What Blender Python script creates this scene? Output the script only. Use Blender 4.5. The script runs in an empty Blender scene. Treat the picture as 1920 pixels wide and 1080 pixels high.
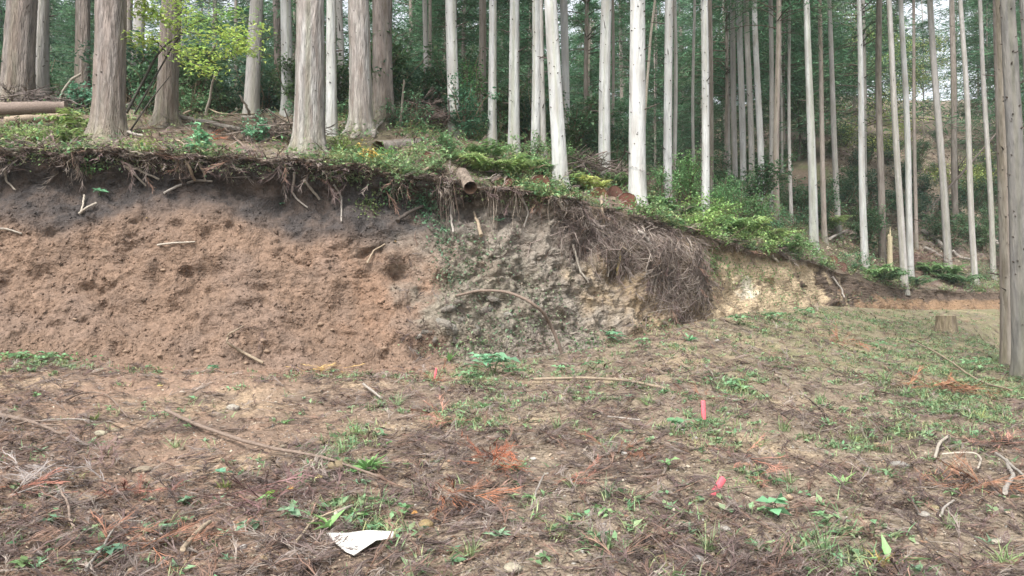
import bpy, math, random
import numpy as np
from mathutils import Vector, Euler, Matrix

RNG = np.random.default_rng(7)
random.seed(7)
scene = bpy.context.scene
COLL = scene.collection

# ------------------------------------------------------------------ camera
FPX = 1400.0                       # focal length in pixels of the 1920 px wide photograph
PITCH = math.radians(2.0)
CAM_H = 1.55
cam_data = bpy.data.cameras.new("camera")
cam_data.sensor_width = 36.0
cam_data.lens = 36.0 * FPX / 1920.0
cam_data.clip_start = 0.05
cam_data.clip_end = 600.0
cam = bpy.data.objects.new("camera", cam_data)
cam.location = (0, 0, CAM_H)
cam.rotation_euler = (math.radians(90) + PITCH, 0, 0)
COLL.objects.link(cam)
scene.camera = cam

# ------------------------------------------------------------------ sky, sun, exposure
SUN_EL, SUN_AZ = math.radians(52), math.radians(205)      # behind the camera, a little to its left
world = bpy.data.worlds.new("World")
scene.world = world
world.use_nodes = True
wn, wl = world.node_tree.nodes, world.node_tree.links
wn.clear()
w_out = wn.new("ShaderNodeOutputWorld")
w_bg = wn.new("ShaderNodeBackground")
w_hs = wn.new("ShaderNodeHueSaturation")
w_sky = wn.new("ShaderNodeTexSky")
w_sky.sky_type = 'NISHITA'
w_sky.sun_disc = False
w_sky.sun_elevation = SUN_EL
w_sky.sun_rotation = SUN_AZ
w_sky.air_density = 1.0
w_sky.dust_density = 4.0
w_hs.inputs['Saturation'].default_value = 0.22
w_bg.inputs['Strength'].default_value = 0.12
wl.new(w_sky.outputs[0], w_hs.inputs['Color'])
wl.new(w_hs.outputs[0], w_bg.inputs['Color'])
wl.new(w_bg.outputs[0], w_out.inputs['Surface'])

sun_data = bpy.data.lights.new("sun", 'SUN')
sun_data.energy = 1.5
sun_data.angle = math.radians(14)
sun_data.color = (1.0, 0.97, 0.92)
sun = bpy.data.objects.new("sun", sun_data)
sun.rotation_euler = Vector((math.sin(SUN_AZ) * math.cos(SUN_EL), math.cos(SUN_AZ) * math.cos(SUN_EL), math.sin(SUN_EL))).to_track_quat('Z', 'Y').to_euler()
COLL.objects.link(sun)

scene.view_settings.view_transform = 'Standard'
scene.view_settings.look = 'None'
scene.view_settings.gamma = 1.0
scene.view_settings.use_curve_mapping = False
scene.view_settings.exposure = 1.74
scene.render.engine = 'CYCLES'
scene.cycles.use_denoising = True
try:
    scene.cycles.denoiser = 'OPENIMAGEDENOISE'
    scene.cycles.denoising_input_passes = 'RGB_ALBEDO_NORMAL'
    scene.cycles.denoising_prefilter = 'ACCURATE'
except Exception:
    pass
scene.cycles.max_bounces = 5
scene.cycles.diffuse_bounces = 3
scene.cycles.glossy_bounces = 1
scene.cycles.transmission_bounces = 2
scene.cycles.transparent_max_bounces = 4

# ------------------------------------------------------------------ helpers: numbers
_perm = np.random.default_rng(11).permutation(256)
_perm = np.concatenate([_perm, _perm, _perm])
_g = np.random.default_rng(12).normal(size=(256, 3))
_g /= np.linalg.norm(_g, axis=1, keepdims=True)


def perlin(P):
    P = np.asarray(P, float)
    sh = P.shape[:-1]
    P = P.reshape(-1, 3)
    I = np.floor(P).astype(int)
    F = P - I
    I &= 255
    U = F * F * F * (F * (F * 6 - 15) + 10)
    out = 0
    for dx in (0, 1):
        for dy in (0, 1):
            for dz in (0, 1):
                h = _perm[_perm[_perm[I[:, 0] + dx] + I[:, 1] + dy] + I[:, 2] + dz]
                g = _g[h]
                d = g[:, 0] * (F[:, 0] - dx) + g[:, 1] * (F[:, 1] - dy) + g[:, 2] * (F[:, 2] - dz)
                w = (U[:, 0] if dx else 1 - U[:, 0]) * (U[:, 1] if dy else 1 - U[:, 1]) * (U[:, 2] if dz else 1 - U[:, 2])
                out = out + w * d
    return (out * 1.5).reshape(sh)


def fbm(P, f, octaves=3, gain=0.5):
    P = np.asarray(P, float)
    s, a = 0, 1.0
    for k in range(octaves):
        s = s + a * perlin(P * f + 17.3 * k)
        f *= 2.1
        a *= gain
    return s


def worley(P, f, seed=0):
    """distance to the nearest of jittered cell points: clods with creases between them"""
    P = np.asarray(P, float) * f + seed * 3.7
    sh = P.shape[:-1]
    P = P.reshape(-1, 3)
    I = np.floor(P).astype(int)
    best = np.full(len(P), 9.0)
    for dx in (-1, 0, 1):
        for dy in (-1, 0, 1):
            for dz in (-1, 0, 1):
                J = I + (dx, dy, dz)
                h = _perm[_perm[_perm[J[:, 0] & 255] + (J[:, 1] & 255)] + (J[:, 2] & 255)]
                q = J + 0.5 + 0.33 * _g[h]
                best = np.minimum(best, ((P - q) ** 2).sum(1))
    return np.sqrt(best).reshape(sh)


def smooth(e0, e1, x):
    t = np.clip((np.asarray(x, float) - e0) / (e1 - e0), 0, 1)
    return t * t * (3 - 2 * t)


def mix(a, b, t):
    return np.asarray(a) * (1 - t) + np.asarray(b) * t


def unit(v):
    v = np.asarray(v, float)
    return v / np.maximum(np.linalg.norm(v, axis=-1, keepdims=True), 1e-9)


# ------------------------------------------------------------------ helpers: meshes
class Acc:
    """collects vertices, triangles, quads and vertex colours of ONE mesh"""
    def __init__(self):
        self.V, self.T, self.Q, self.C, self.n = [], [], [], [], 0

    def add(self, V, F, C):
        V = np.asarray(V, float).reshape(-1, 3)
        F = np.asarray(F, int)
        C = np.asarray(C, float)
        if C.ndim == 1:
            C = np.tile(C, (len(V), 1))
        self.V.append(V)
        self.C.append(C)
        (self.T if F.shape[-1] == 3 else self.Q).append(F + self.n)
        self.n += len(V)
        return self

    def mesh(self, name, smooth_shade=False):
        V = np.concatenate(self.V)
        C = np.concatenate(self.C)
        T = np.concatenate(self.T) if self.T else np.zeros((0, 3), int)
        Q = np.concatenate(self.Q) if self.Q else np.zeros((0, 4), int)
        return raw_mesh(name, V, T, Q, C, smooth_shade)


def raw_mesh(name, V, T, Q, C, smooth_shade=False):
    me = bpy.data.meshes.new(name)
    me.vertices.add(len(V))
    me.vertices.foreach_set("co", np.ascontiguousarray(V, np.float32).ravel())
    loops = np.concatenate([np.asarray(T).ravel(), np.asarray(Q).ravel()]).astype(np.int32)
    me.loops.add(len(loops))
    me.loops.foreach_set("vertex_index", loops)
    nt, nq = len(T), len(Q)
    me.polygons.add(nt + nq)
    start = np.concatenate([np.arange(nt) * 3, nt * 3 + np.arange(nq) * 4]).astype(np.int32)
    me.polygons.foreach_set("loop_start", start)
    if smooth_shade:
        me.polygons.foreach_set("use_smooth", np.ones(nt + nq, bool))
    if C is not None:
        at = me.color_attributes.new("Col", 'FLOAT_COLOR', 'POINT')
        C4 = np.ones((len(V), 4), np.float32)
        C4[:, :3] = np.clip(C, 0, 1)
        at.data.foreach_set("color", C4.ravel())
    me.update(calc_edges=True)
    return me


def link(name, me, mat=None, parent=None, label=None, category=None, group=None, kind=None, loc=None):
    if mat is not None and not me.materials:
        me.materials.append(mat)
    o = bpy.data.objects.new(name, me)
    COLL.objects.link(o)
    if parent is not None:
        o.parent = parent
    if loc is not None:
        o.location = loc
    for k, v in (("label", label), ("category", category), ("group", group), ("kind", kind)):
        if v:
            o[k] = v
    return o


def empty(name, loc, label, category, group=None):
    o = bpy.data.objects.new(name, None)
    o.empty_display_size = 0.1
    COLL.objects.link(o)
    o.location = loc
    o["label"] = label
    o["category"] = category
    if group:
        o["group"] = group
    return o


def strands(P, R, s, C, cap=False):
    """k tubes of n points: P (k,n,3), R (k,n), C (k,3) or (k,n,3) -> V, quads, colours"""
    P = np.asarray(P, float)
    k, n, _ = P.shape
    R = np.broadcast_to(np.asarray(R, float), (k, n))
    t = unit(np.gradient(P, axis=1))
    ref = np.zeros_like(t)
    vert = np.abs(t[..., 2]).mean(axis=1) > 0.8
    ref[..., 2] = 1.0
    ref[vert] = (1.0, 0.0, 0.0)
    a = unit(np.cross(t, ref))
    b = np.cross(t, a)
    th = np.arange(s) * 2 * np.pi / s
    V = P[:, :, None, :] + R[:, :, None, None] * (a[:, :, None, :] * np.cos(th)[None, None, :, None] + b[:, :, None, :] * np.sin(th)[None, None, :, None])
    base = (np.arange(k) * n * s)[:, None, None]
    i = np.arange(n - 1)[None, :, None] * s
    j = np.arange(s)[None, None, :]
    j2 = (j + 1) % s
    q = np.stack([base + i + j, base + i + j2, base + i + s + j2, base + i + s + j], axis=-1).reshape(-1, 4)
    C = np.asarray(C, float)
    if C.ndim == 1:
        C = np.tile(C, (k, 1))
    if C.ndim == 2:
        C = np.repeat(C[:, None, :], n, axis=1)
    Cv = np.repeat(C[:, :, None, :], s, axis=2).reshape(-1, 3)
    return V.reshape(-1, 3), q, Cv


def catmull(pts, n):
    pts = np.asarray(pts, float)
    if len(pts) == 2:
        t = np.linspace(0, 1, n)[:, None]
        return pts[0] * (1 - t) + pts[1] * t
    p = np.vstack([2 * pts[0] - pts[1], pts, 2 * pts[-1] - pts[-2]])
    out = []
    for u in np.linspace(0, len(pts) - 1 - 1e-6, n):
        i = int(u)
        f = u - i
        a, b, c, d = p[i], p[i + 1], p[i + 2], p[i + 3]
        out.append(0.5 * (2 * b + (c - a) * f + (2 * a - 5 * b + 4 * c - d) * f * f + (3 * b - a - 3 * c + d) * f ** 3))
    return np.array(out)


def rotz(a):
    c, s = np.cos(a), np.sin(a)
    M = np.zeros(np.shape(a) + (3, 3))
    M[..., 0, 0], M[..., 0, 1], M[..., 1, 0], M[..., 1, 1], M[..., 2, 2] = c, -s, s, c, 1
    return M


def rotx(a):
    c, s = np.cos(a), np.sin(a)
    M = np.zeros(np.shape(a) + (3, 3))
    M[..., 1, 1], M[..., 1, 2], M[..., 2, 1], M[..., 2, 2], M[..., 0, 0] = c, -s, s, c, 1
    return M


def basis(N, ang):
    """matrices whose local z is N (k,3), turned by ang about it"""
    N = unit(N)
    ref = np.where(np.abs(N[:, 2:3]) > 0.95, np.array([[1.0, 0, 0]]), np.array([[0, 0, 1.0]]))
    X = unit(np.cross(ref, N))
    Y = np.cross(N, X)
    return np.stack([X, Y, N], axis=-1) @ rotz(ang)


def scatter(acc, tmpl, M, T, tint=None):
    """copies of a template (V, F, C) by matrices M (k,3,3) and offsets T (k,3)"""
    V, F, C = tmpl
    k = len(T)
    if k == 0:
        return
    W = np.einsum('kij,nj->kni', M, V) + np.asarray(T)[:, None, :]
    G = (F[None] + (np.arange(k) * len(V))[:, None, None]).reshape(-1, F.shape[-1])
    CC = np.repeat(C[None], k, axis=0)
    if tint is not None:
        CC = CC * np.asarray(tint)[:, None, :]
    acc.add(W.reshape(-1, 3), G, CC.reshape(-1, 3))


# ------------------------------------------------------------------ materials
def col_material(name, rough=0.9, nscale=12.0, namount=0.35, bump=0.4, bscale=40.0, stretch=(1, 1, 1), translucent=0.0, spec=0.2, bdist=0.02, two=True, hue=None):
    m = bpy.data.materials.new(name)
    m.use_nodes = True
    nt = m.node_tree
    N, L = nt.nodes, nt.links
    N.clear()
    out = N.new("ShaderNodeOutputMaterial")
    bs = N.new("ShaderNodeBsdfPrincipled")
    bs.inputs['Roughness'].default_value = rough
    bs.inputs['Specular IOR Level'].default_value = spec
    at = N.new("ShaderNodeAttribute")
    at.attribute_name = "Col"
    tc = N.new("ShaderNodeTexCoord")
    mp = N.new("ShaderNodeMapping")
    mp.inputs['Scale'].default_value = stretch
    L.new(tc.outputs['Object'], mp.inputs['Vector'])
    no = N.new("ShaderNodeTexNoise")
    no.inputs['Scale'].default_value = nscale
    no.inputs['Detail'].default_value = 6.0
    no.inputs['Roughness'].default_value = 0.65
    L.new(mp.outputs[0], no.inputs['Vector'])
    mr = N.new("ShaderNodeMapRange")
    mr.inputs['From Min'].default_value = 0.28
    mr.inputs['From Max'].default_value = 0.72
    mr.inputs['To Min'].default_value = 1.0 - namount
    mr.inputs['To Max'].default_value = 1.0 + namount
    L.new(no.outputs['Fac'], mr.inputs['Value'])
    mx = N.new("ShaderNodeMix")
    mx.data_type = 'RGBA'
    mx.blend_type = 'MULTIPLY'
    mx.inputs['Factor'].default_value = 1.0
    L.new(at.outputs['Color'], mx.inputs[6])
    L.new(mr.outputs[0], mx.inputs[7])
    colour = mx.outputs[2]
    if hue is not None:                      # a second, coarser stain of another colour
        n2 = N.new("ShaderNodeTexNoise")
        n2.inputs['Scale'].default_value = hue[1]
        n2.inputs['Detail'].default_value = 4.0
        L.new(mp.outputs[0], n2.inputs['Vector'])
        r2 = N.new("ShaderNodeMapRange")
        r2.inputs['From Min'].default_value = 0.45
        r2.inputs['From Max'].default_value = 0.7
        r2.inputs['To Max'].default_value = hue[2]
        L.new(n2.outputs['Fac'], r2.inputs['Value'])
        m2 = N.new("ShaderNodeMix")
        m2.data_type = 'RGBA'
        m2.inputs[7].default_value = (*hue[0], 1)
        L.new(r2.outputs[0], m2.inputs['Factor'])
        L.new(colour, m2.inputs[6])
        colour = m2.outputs[2]
    L.new(colour, bs.inputs['Base Color'])
    if bump > 0:
        nb = N.new("ShaderNodeTexNoise")
        nb.inputs['Scale'].default_value = bscale
        nb.inputs['Detail'].default_value = 5.0
        L.new(mp.outputs[0], nb.inputs['Vector'])
        bu = N.new("ShaderNodeBump")
        bu.inputs['Strength'].default_value = bump
        bu.inputs['Distance'].default_value = bdist
        L.new(nb.outputs['Fac'], bu.inputs['Height'])
        L.new(bu.outputs[0], bs.inputs['Normal'])
    sh = bs.outputs[0]
    if translucent > 0:
        tr = N.new("ShaderNodeBsdfTranslucent")
        L.new(colour, tr.inputs['Color'])
        ms = N.new("ShaderNodeMixShader")
        ms.inputs[0].default_value = translucent
        L.new(sh, ms.inputs[1])
        L.new(tr.outputs[0], ms.inputs[2])
        sh = ms.outputs[0]
    L.new(sh, out.inputs['Surface'])
    return m


M_SOIL = col_material("soil", 0.95, 11.0, 0.42, 1.0, 26.0, spec=0.1, bdist=0.05, hue=((0.13, 0.095, 0.075), 3.0, 0.5))
M_ROAD = col_material("trodden_earth", 0.95, 22.0, 0.55, 1.0, 55.0, spec=0.1, bdist=0.02, hue=((0.13, 0.10, 0.08), 4.5, 0.6))
M_HILL = col_material("forest_floor", 0.95, 6.0, 0.4, 0.9, 18.0, spec=0.1, bdist=0.05)
M_BARK = col_material("cedar_bark", 0.9, 11.0, 0.34, 1.0, 26.0, stretch=(1, 1, 0.2), spec=0.12, bdist=0.03, hue=((0.22, 0.205, 0.18), 5.5, 0.8))
M_SHAG = col_material("shaggy_cedar_bark", 0.95, 17.0, 0.55, 1.0, 34.0, stretch=(1, 1, 0.16), spec=0.1, bdist=0.06, hue=((0.16, 0.125, 0.105), 7.0, 0.7))
M_KNOT = col_material("dead_knot", 0.95, 30.0, 0.3, 0.3, 60.0)
M_LEAF = col_material("leaf", 0.55, 8.0, 0.2, 0.0, translucent=0.35, spec=0.35)
M_NEEDLE = col_material("cedar_needles", 0.7, 1.5, 0.35, 0.0, translucent=0.25, spec=0.2)
M_LITTER = col_material("dead_frond", 0.9, 20.0, 0.3, 0.0, spec=0.15)
M_ROOT = col_material("root", 0.9, 25.0, 0.3, 0.0, spec=0.15)
M_WOOD = col_material("weathered_wood", 0.85, 30.0, 0.3, 0.5, 60.0, spec=0.2)
M_STONE = col_material("stone", 0.85, 25.0, 0.25, 0.6, 50.0, spec=0.25)
M_CUT = col_material("sawn_wood", 0.85, 18.0, 0.3, 0.4, 60.0, spec=0.15)
M_PAINT = col_material("pink_paint", 0.6, 30.0, 0.15, 0.3, 60.0, spec=0.35)
M_PAPER = col_material("torn_sheet", 0.7, 14.0, 0.2, 0.2, 30.0, spec=0.3)

# ------------------------------------------------------------------ terrain: ground, cut bank, hillside
def tan_el(py):
    return np.tan(np.arctan((540.0 - np.asarray(py, float)) / FPX) + PITCH)


def z_of(py, d):
    return CAM_H + d * tan_el(py)


# plan and heights of the cut, read along bearings: foot of the bank, its lip, and the slope above (distance, height)
#        bearing  foot d,y     lip d,y      slope above: d,y  d,y   then ridge d ; rise after it
PROF = [
    (-700, 11.0, 650, 12.0, 288, (15.0, 234), (19, 195), (30, .6), (60, 2.5), (115, 24)),
    (-200, 11.2, 660, 12.3, 286, (15.6, 238), (19.5, 195), (30, .6), (60, 2.5), (115, 24)),
    (0,    11.5, 668, 12.9, 284, (16.0, 230), (20, 192), (30, .6), (60, 2.5), (115, 24)),
    (300,  11.8, 688, 13.2, 292, (16.0, 245), (20, 200), (30, .5), (60, 2.5), (115, 24)),
    (600,  12.2, 697, 13.5, 310, (16.0, 270), (20, 215), (30, .5), (60, 2.5), (115, 24)),
    (850,  12.6, 684, 13.9, 342, (17.0, 280), (21, 218), (30, .3), (60, 2.0), (115, 24)),
    (1000, 13.0, 672, 14.3, 362, (18.0, 305), (24, 262), (34, .6), (62, 2.0), (115, 24)),
    (1100, 13.6, 656, 14.9, 382, (18.5, 330), (25, 285), (36, .6), (62, 2.0), (115, 24)),
    (1200, 14.4, 632, 15.6, 405, (19.0, 365), (25, 320), (38, .9), (62, 2.5), (115, 24)),
    (1300, 15.6, 606, 16.8, 442, (20.0, 405), (26, 350), (38, 1.5), (62, 4), (115, 26)),
    (1380, 17.5, 590, 18.9, 462, (22.0, 430), (28, 385), (40, 2.5), (62, 7), (115, 28)),
    (1460, 19.8, 578, 21.2, 478, (24.5, 445), (31, 400), (43, 4), (65, 10), (115, 30)),
    (1540, 22.5, 572, 24.0, 494, (27.0, 462), (33, 415), (46, 5.5), (68, 13), (115, 30)),
    (1600, 25.5, 576, 27.0, 522, (30.0, 490), (36, 425), (48, 6), (70, 14), (115, 30)),
    (1700, 29.0, 582, 30.2, 545, (34.0, 512), (42, 425), (55, 7), (72, 13), (115, 28)),
    (1880, 33.0, 580, 34.2, 548, (38.0, 522), (48, 430), (60, 8), (76, 14), (115, 28)),
    (2100, 36.0, 578, 37.2, 548, (42.0, 520), (50, 430), (62, 8), (78, 14), (115, 28)),
    (2620, 38.0, 578, 39.2, 548, (44.0, 520), (52, 430), (64, 8), (80, 14), (115, 28)),
]
PA = np.array([(p[0] - 960) / FPX for p in PROF])
PXC = np.concatenate([np.arange(-700, -60, 20), np.arange(-60, 1980, 3.0), np.arange(1980, 2621, 20)]).astype(float)
A = (PXC - 960) / FPX
NC = len(A)


def smooth_cols(v, w=60.0):
    """blur a per-bearing quantity over about w pixels"""
    g = np.arange(-700, 2621, 5.0)
    q = np.interp(g, PXC, v)
    kx = np.arange(-30, 31) * 5.0
    k = np.exp(-0.5 * (kx / w) ** 2)
    k /= k.sum()
    q = np.convolve(np.pad(q, 30, mode='edge'), k, mode='valid')
    return np.interp(PXC, g, q)


def ctl(vals, w=45.0):
    return smooth_cols(np.interp(A, PA, vals), w)


D_B = ctl([p[1] for p in PROF])
Z_B = ctl([z_of(p[2], p[1]) for p in PROF])
D_C = ctl([p[3] for p in PROF])
Z_C = ctl([z_of(p[4], p[3]) for p in PROF])
HD, HZ = [D_C], [Z_C]
for i in (5, 6):
    HD.append(ctl([p[i][0] for p in PROF]))
    HZ.append(ctl([z_of(p[i][1], p[i][0]) for p in PROF]))
for i in (7, 8, 9):
    HD.append(ctl([p[i][0] for p in PROF]))
    HZ.append(ctl([z_of(p[6][1], p[6][0]) + p[i][1] for p in PROF]))
HD, HZ = np.array(HD), np.array(HZ)

EDGE_D = np.array([0, 5, 11, 14.5, 19, 24, 31, 60])
EDGE_X = np.array([5.5, 6.8, 8.5, 9.4, 11.6, 14.3, 21.0, 60])


def grid_faces(nc, nr):
    i = np.arange(nc - 1)[:, None] * nr
    j = np.arange(nr - 1)[None, :]
    return np.stack([i + j, i + nr + j, i + nr + j + 1, i + j + 1], axis=-1).reshape(-1, 4)


def grid_normals(G):
    du = np.gradient(G, axis=0)
    dv = np.gradient(G, axis=1)
    return unit(np.cross(du, dv))


# ---- the road and clearing in front of the bank
NR = 205
v = np.linspace(0, 1, NR)[None, :]
d0 = 1.6
Dg = d0 * (D_B[:, None] / d0) ** v
Xg = A[:, None] * Dg
plane = 0.018 * Dg
diff = (Z_B - 0.018 * D_B)[:, None]
Zg = plane + diff * (Dg / D_B[:, None]) ** 2.2
over = np.maximum(0, Xg - np.interp(Dg, EDGE_D, EDGE_X))
fade = smooth(0.0, 7.0, D_B[:, None] - Dg)
Zg = Zg - fade * np.minimum(0.55 * over, 4.0) * smooth(0, 1.2, over)
Pg = np.stack([Xg, Dg, np.zeros_like(Dg)], -1)
calm = 1 - 0.6 * smooth(0.93, 1.0, v)
bumps = 0.04 * fbm(Pg, 0.55, 2) + 0.03 * fbm(Pg + 5, 1.9, 2) + 0.014 * (1 - 2 * np.abs(perlin(Pg * 6.0))) + 0.012 * perlin(Pg * 13) + 0.026 * (.5 - worley(Pg, 8.0, 5)) + 0.014 * (.5 - worley(Pg, 19.0, 6))
# ruts along the road and a low heap of spoil in front of the bank on the near side
heap = 0.16 * np.exp(-((Dg - (D_B[:, None] - 1.5)) / 0.55) ** 2) * smooth(900, 500, PXC)[:, None] * (0.7 + 0.6 * perlin(Pg * 0.9 + 3))
Zg = Zg + (bumps + heap) * calm
GROUND = np.stack([Xg, Dg, Zg], -1)

# ---- the cut face
NB = 190
t = np.linspace(0, 1, NB)[None, :]
depth = (D_C - D_B)[:, None]
under = (0.34 * np.exp(-((t - 0.86) / 0.09) ** 2)) * smooth(1560, 1300, PXC)[:, None]
prof_d = depth * (1 - (1 - t) ** 1.7) + under
Db = D_B[:, None] + prof_d
Zb = Z_B[:, None] + (Z_C - Z_B)[:, None] * (t ** 1.12)
BANK = np.stack([A[:, None] * Db, Db, Zb], -1)
Nb = grid_normals(BANK)                                     # points out of the bank
if Nb[NC // 2, NB // 2, 1] > 0:
    Nb = -Nb
px2 = PXC[:, None]
crag = 0.75 + 0.9 * smooth(780, 860, px2) * smooth(1330, 1230, px2)
edge_t = smooth(0.0, 0.08, t) * (1 - 0.55 * smooth(0.93, 1.0, t))
Q = BANK + 0.22 * np.stack([perlin(BANK * 1.1 + 50), perlin(BANK * 1.1 + 70), perlin(BANK * 1.1 + 90)], -1) + 0.06 * np.stack([perlin(BANK * 4 + 50), perlin(BANK * 4 + 70), perlin(BANK * 4 + 90)], -1)
rel = 0.17 * perlin(Q * 0.75) + 0.12 * perlin(Q * 1.7 + 4)
clod_mask = smooth(-.35, .35, fbm(BANK + 21, 0.8, 2))
scr = perlin(np.stack([BANK[..., 0] * 2.2 + BANK[..., 2] * .7, BANK[..., 1], BANK[..., 2] * .35 - BANK[..., 0] * .1], -1) * 2.2 + 5)
rel = rel + 0.045 * scr * smooth(.1, .35, t)
rel = rel + crag * (0.075 * fbm(Q + 9, 2.6, 5, .62) + (.35 + .65 * clod_mask) * (0.12 * (0.5 - worley(Q * np.array([1, 1, 1.25]), 3.4, 1)) + 0.06 * (0.5 - worley(Q, 8.0, 2))) + 0.03 * (0.5 - worley(Q, 17.0, 3)))
pit = np.clip(perlin(Q * np.array([1.5, 1.5, 3.6]) + 31) - 0.36 + .25 * perlin(Q * 6.0), 0, 1)      # hollows where clods fell out
rel = rel - 0.34 * pit
# the root mat that has slid down over the face, and the dark hollows under it
def blob(cx, cy, rx, ry):
    return np.exp(-(((px2 - cx) / rx) ** 2 + ((t - cy) / ry) ** 2))
rel = rel + 0.36 * blob(1215, 0.70, 75, 0.22) + 0.20 * blob(1275, 0.45, 38, 0.28) + 0.22 * blob(1105, 0.88, 60, 0.10)
rel = rel - 0.45 * blob(1092, 0.70, 16, 0.09) - 0.5 * blob(1296, 0.10, 22, 0.07) - 0.25 * blob(1165, 0.55, 22, 0.12)
rel = rel + 0.28 * blob(830, 0.22, 45, 0.16) + 0.18 * blob(905, 0.45, 45, 0.15) - 0.25 * blob(800, 0.10, 25, 0.05)
rel = rel + 0.16 * blob(735, 0.60, 22, 0.06) - 0.22 * blob(745, 0.52, 22, 0.04) - 0.16 * blob(395, 0.48, 30, 0.03) - 0.16 * blob(490, 0.40, 24, 0.025) - 0.14 * blob(315, 0.31, 22, 0.03)
streak = smooth(1320, 1360, px2) * smooth(1640, 1560, px2)
rel = rel + streak * 0.10 * perlin(np.stack([px2 * 0.045 + 0 * t, t * 1.2 + 0 * px2, 0 * t + 0 * px2], -1))
BANK = BANK + Nb * (rel * edge_t)[..., None]
BANK[:, 0] = GROUND[:, -1]
BANK[:, 0, 2] -= 0.02

# ---- the slope above, with the forest
NH = 115
vh = np.linspace(0, 1, NH) ** 1.6
kn = np.array([0, 0.10, 0.2, 0.36, 0.62, 1.0])
Dh = np.array([np.interp(vh, kn, HD[:, c]) for c in range(NC)])
Zh = np.array([np.interp(Dh[c], HD[:, c], HZ[:, c]) for c in range(NC)])
for _ in range(6):
    Zh[:, 2:-1] = 0.25 * Zh[:, 1:-2] + 0.5 * Zh[:, 2:-1] + 0.25 * Zh[:, 3:]
Ph = np.stack([A[:, None] * Dh, Dh, 0 * Dh], -1)
back = np.minimum(1, (Dh - D_C[:, None]) / 0.6)
Zh = Zh + back * (0.16 * fbm(Ph, 0.45, 2) + 0.07 * perlin(Ph * 1.7) + 0.035 * perlin(Ph * 4.2))
HILL = np.stack([A[:, None] * Dh, Dh, Zh], -1)
lip = 0.16 * fbm(np.stack([PXC * 0.014, 0 * PXC, 0 * PXC], -1), 1.0, 3)       # a ragged lip
HILL[:, :6, 2] += lip[:, None] * np.array([1, .9, .75, .55, .3, .1])[None, :]
BANK[:, -1] = HILL[:, 0]
BANK[:, -2] = 0.5 * BANK[:, -3] + 0.5 * HILL[:, 0]

# ---- colours of the earth itself
Cg = np.zeros(GROUND.shape)
n1, n2, n3 = fbm(Pg, 0.5, 3), fbm(Pg + 40, 1.3, 3), fbm(Pg + 80, 4.0, 2)
pxg = PXC[:, None] + 0 * Dg
left = smooth(1050, 350, pxg)
base = mix(np.array([.200, .160, .118]), np.array([.205, .140, .102]), left[..., None])
base = mix(base, np.array([.34, .26, .17]), (smooth(0.0, 0.45, n1) * 0.55)[..., None])
base = mix(base, np.array([.125, .092, .072]), (smooth(0.05, 0.45, n2) * 0.75)[..., None])
base = mix(base, np.array([.17, .16, .08]), (smooth(0.15, 0.5, n3) * 0.35 * smooth(7, 12, Dg) * smooth(700, 1100, pxg))[..., None])
Cg[:] = base
gz = smooth(1250, 1500, pxg) * smooth(10.5, 14, Dg) * (.35 + .65 * smooth(-.3, .3, n2))
Cg = mix(Cg, np.array([.165, .185, .085]), (.5 * gz)[..., None])
red_foot = (smooth(1.6, 0.3, D_B[:, None] - Dg) * smooth(1000, 800, pxg))
Cg = mix(Cg, np.array([.205, .134, .096]), red_foot[..., None])
Cb = np.zeros(BANK.shape)
wob = 0.06 * fbm(BANK, 0.9, 3)
pxw = px2 + 0 * t + 95 * fbm(BANK + 9, 0.9, 5, .65) + 110 * (worley(BANK, 2.2, 7) - .5)
tw = t + wob
RED, GREY, TAN, YEL = np.array([.166, .113, .082]), np.array([.205, .188, .160]), np.array([.270, .205, .132]), np.array([.40, .315, .21])
Cb[:] = RED
Cb = mix(Cb, np.array([.165, .118, .092]), (smooth(0.1, 0.6, fbm(BANK + 3, 0.8, 3)) * 0.7)[..., None])
Cb = mix(Cb, np.array([.20, .120, .078]), (smooth(560, 740, pxw) * smooth(860, 760, pxw) * smooth(.1, .3, tw) * smooth(.75, .55, tw) * .55)[..., None])
Cb = mix(Cb, GREY, (0.8 * smooth(690, 980, pxw + 190 * (t - 0.3)))[..., None])
Cb = mix(Cb, np.array([.17, .155, .12]), (smooth(800, 850, pxw) * smooth(1010, 930, pxw) * smooth(.7, .5, tw) * .6)[..., None])
Cb = mix(Cb, TAN, smooth(1060, 1220, pxw)[..., None])
Cb = mix(Cb, YEL, smooth(1310, 1350, pxw)[..., None])
Cb = mix(Cb, np.array([.66, .60, .48]), (smooth(.45, .75, blob(1403, 0.42, 22, 0.24) + .45 * fbm(BANK + 2, 4.0, 3)) * .8)[..., None])
Cb = mix(Cb, np.array([.10, .075, .058]), smooth(1535, 1575, pxw)[..., None])
Cb = mix(Cb, np.array([.22, .145, .09]), (smooth(1620, 1660, pxw) * smooth(.62, .45, tw))[..., None])
black = smooth(.63, .76, tw + 0.05 * np.sin(px2 * 0.013)) * smooth(1020, 800, pxw)
Cb = mix(Cb, np.array([.042, .039, .039]), (0.93 * black)[..., None])
humus = smooth(.88, .95, tw) * smooth(800, 1000, pxw)
Cb = mix(Cb, np.array([.12, .095, .07]), (0.85 * humus)[..., None])
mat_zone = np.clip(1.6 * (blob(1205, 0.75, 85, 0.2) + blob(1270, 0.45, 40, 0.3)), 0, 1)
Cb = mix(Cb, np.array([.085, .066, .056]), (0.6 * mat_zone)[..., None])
Ch = np.zeros(HILL.shape)
m1, m2 = fbm(Ph, 0.35, 3), fbm(Ph + 30, 1.2, 3)
Ch[:] = (.125, .095, .070)
Ch = mix(Ch, np.array([.075, .100, .040]), (smooth(-.05, .4, m1) * .7)[..., None])
Ch = mix(Ch, np.array([.20, .165, .125]), (smooth(.1, .5, m2) * .6)[..., None])
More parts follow.
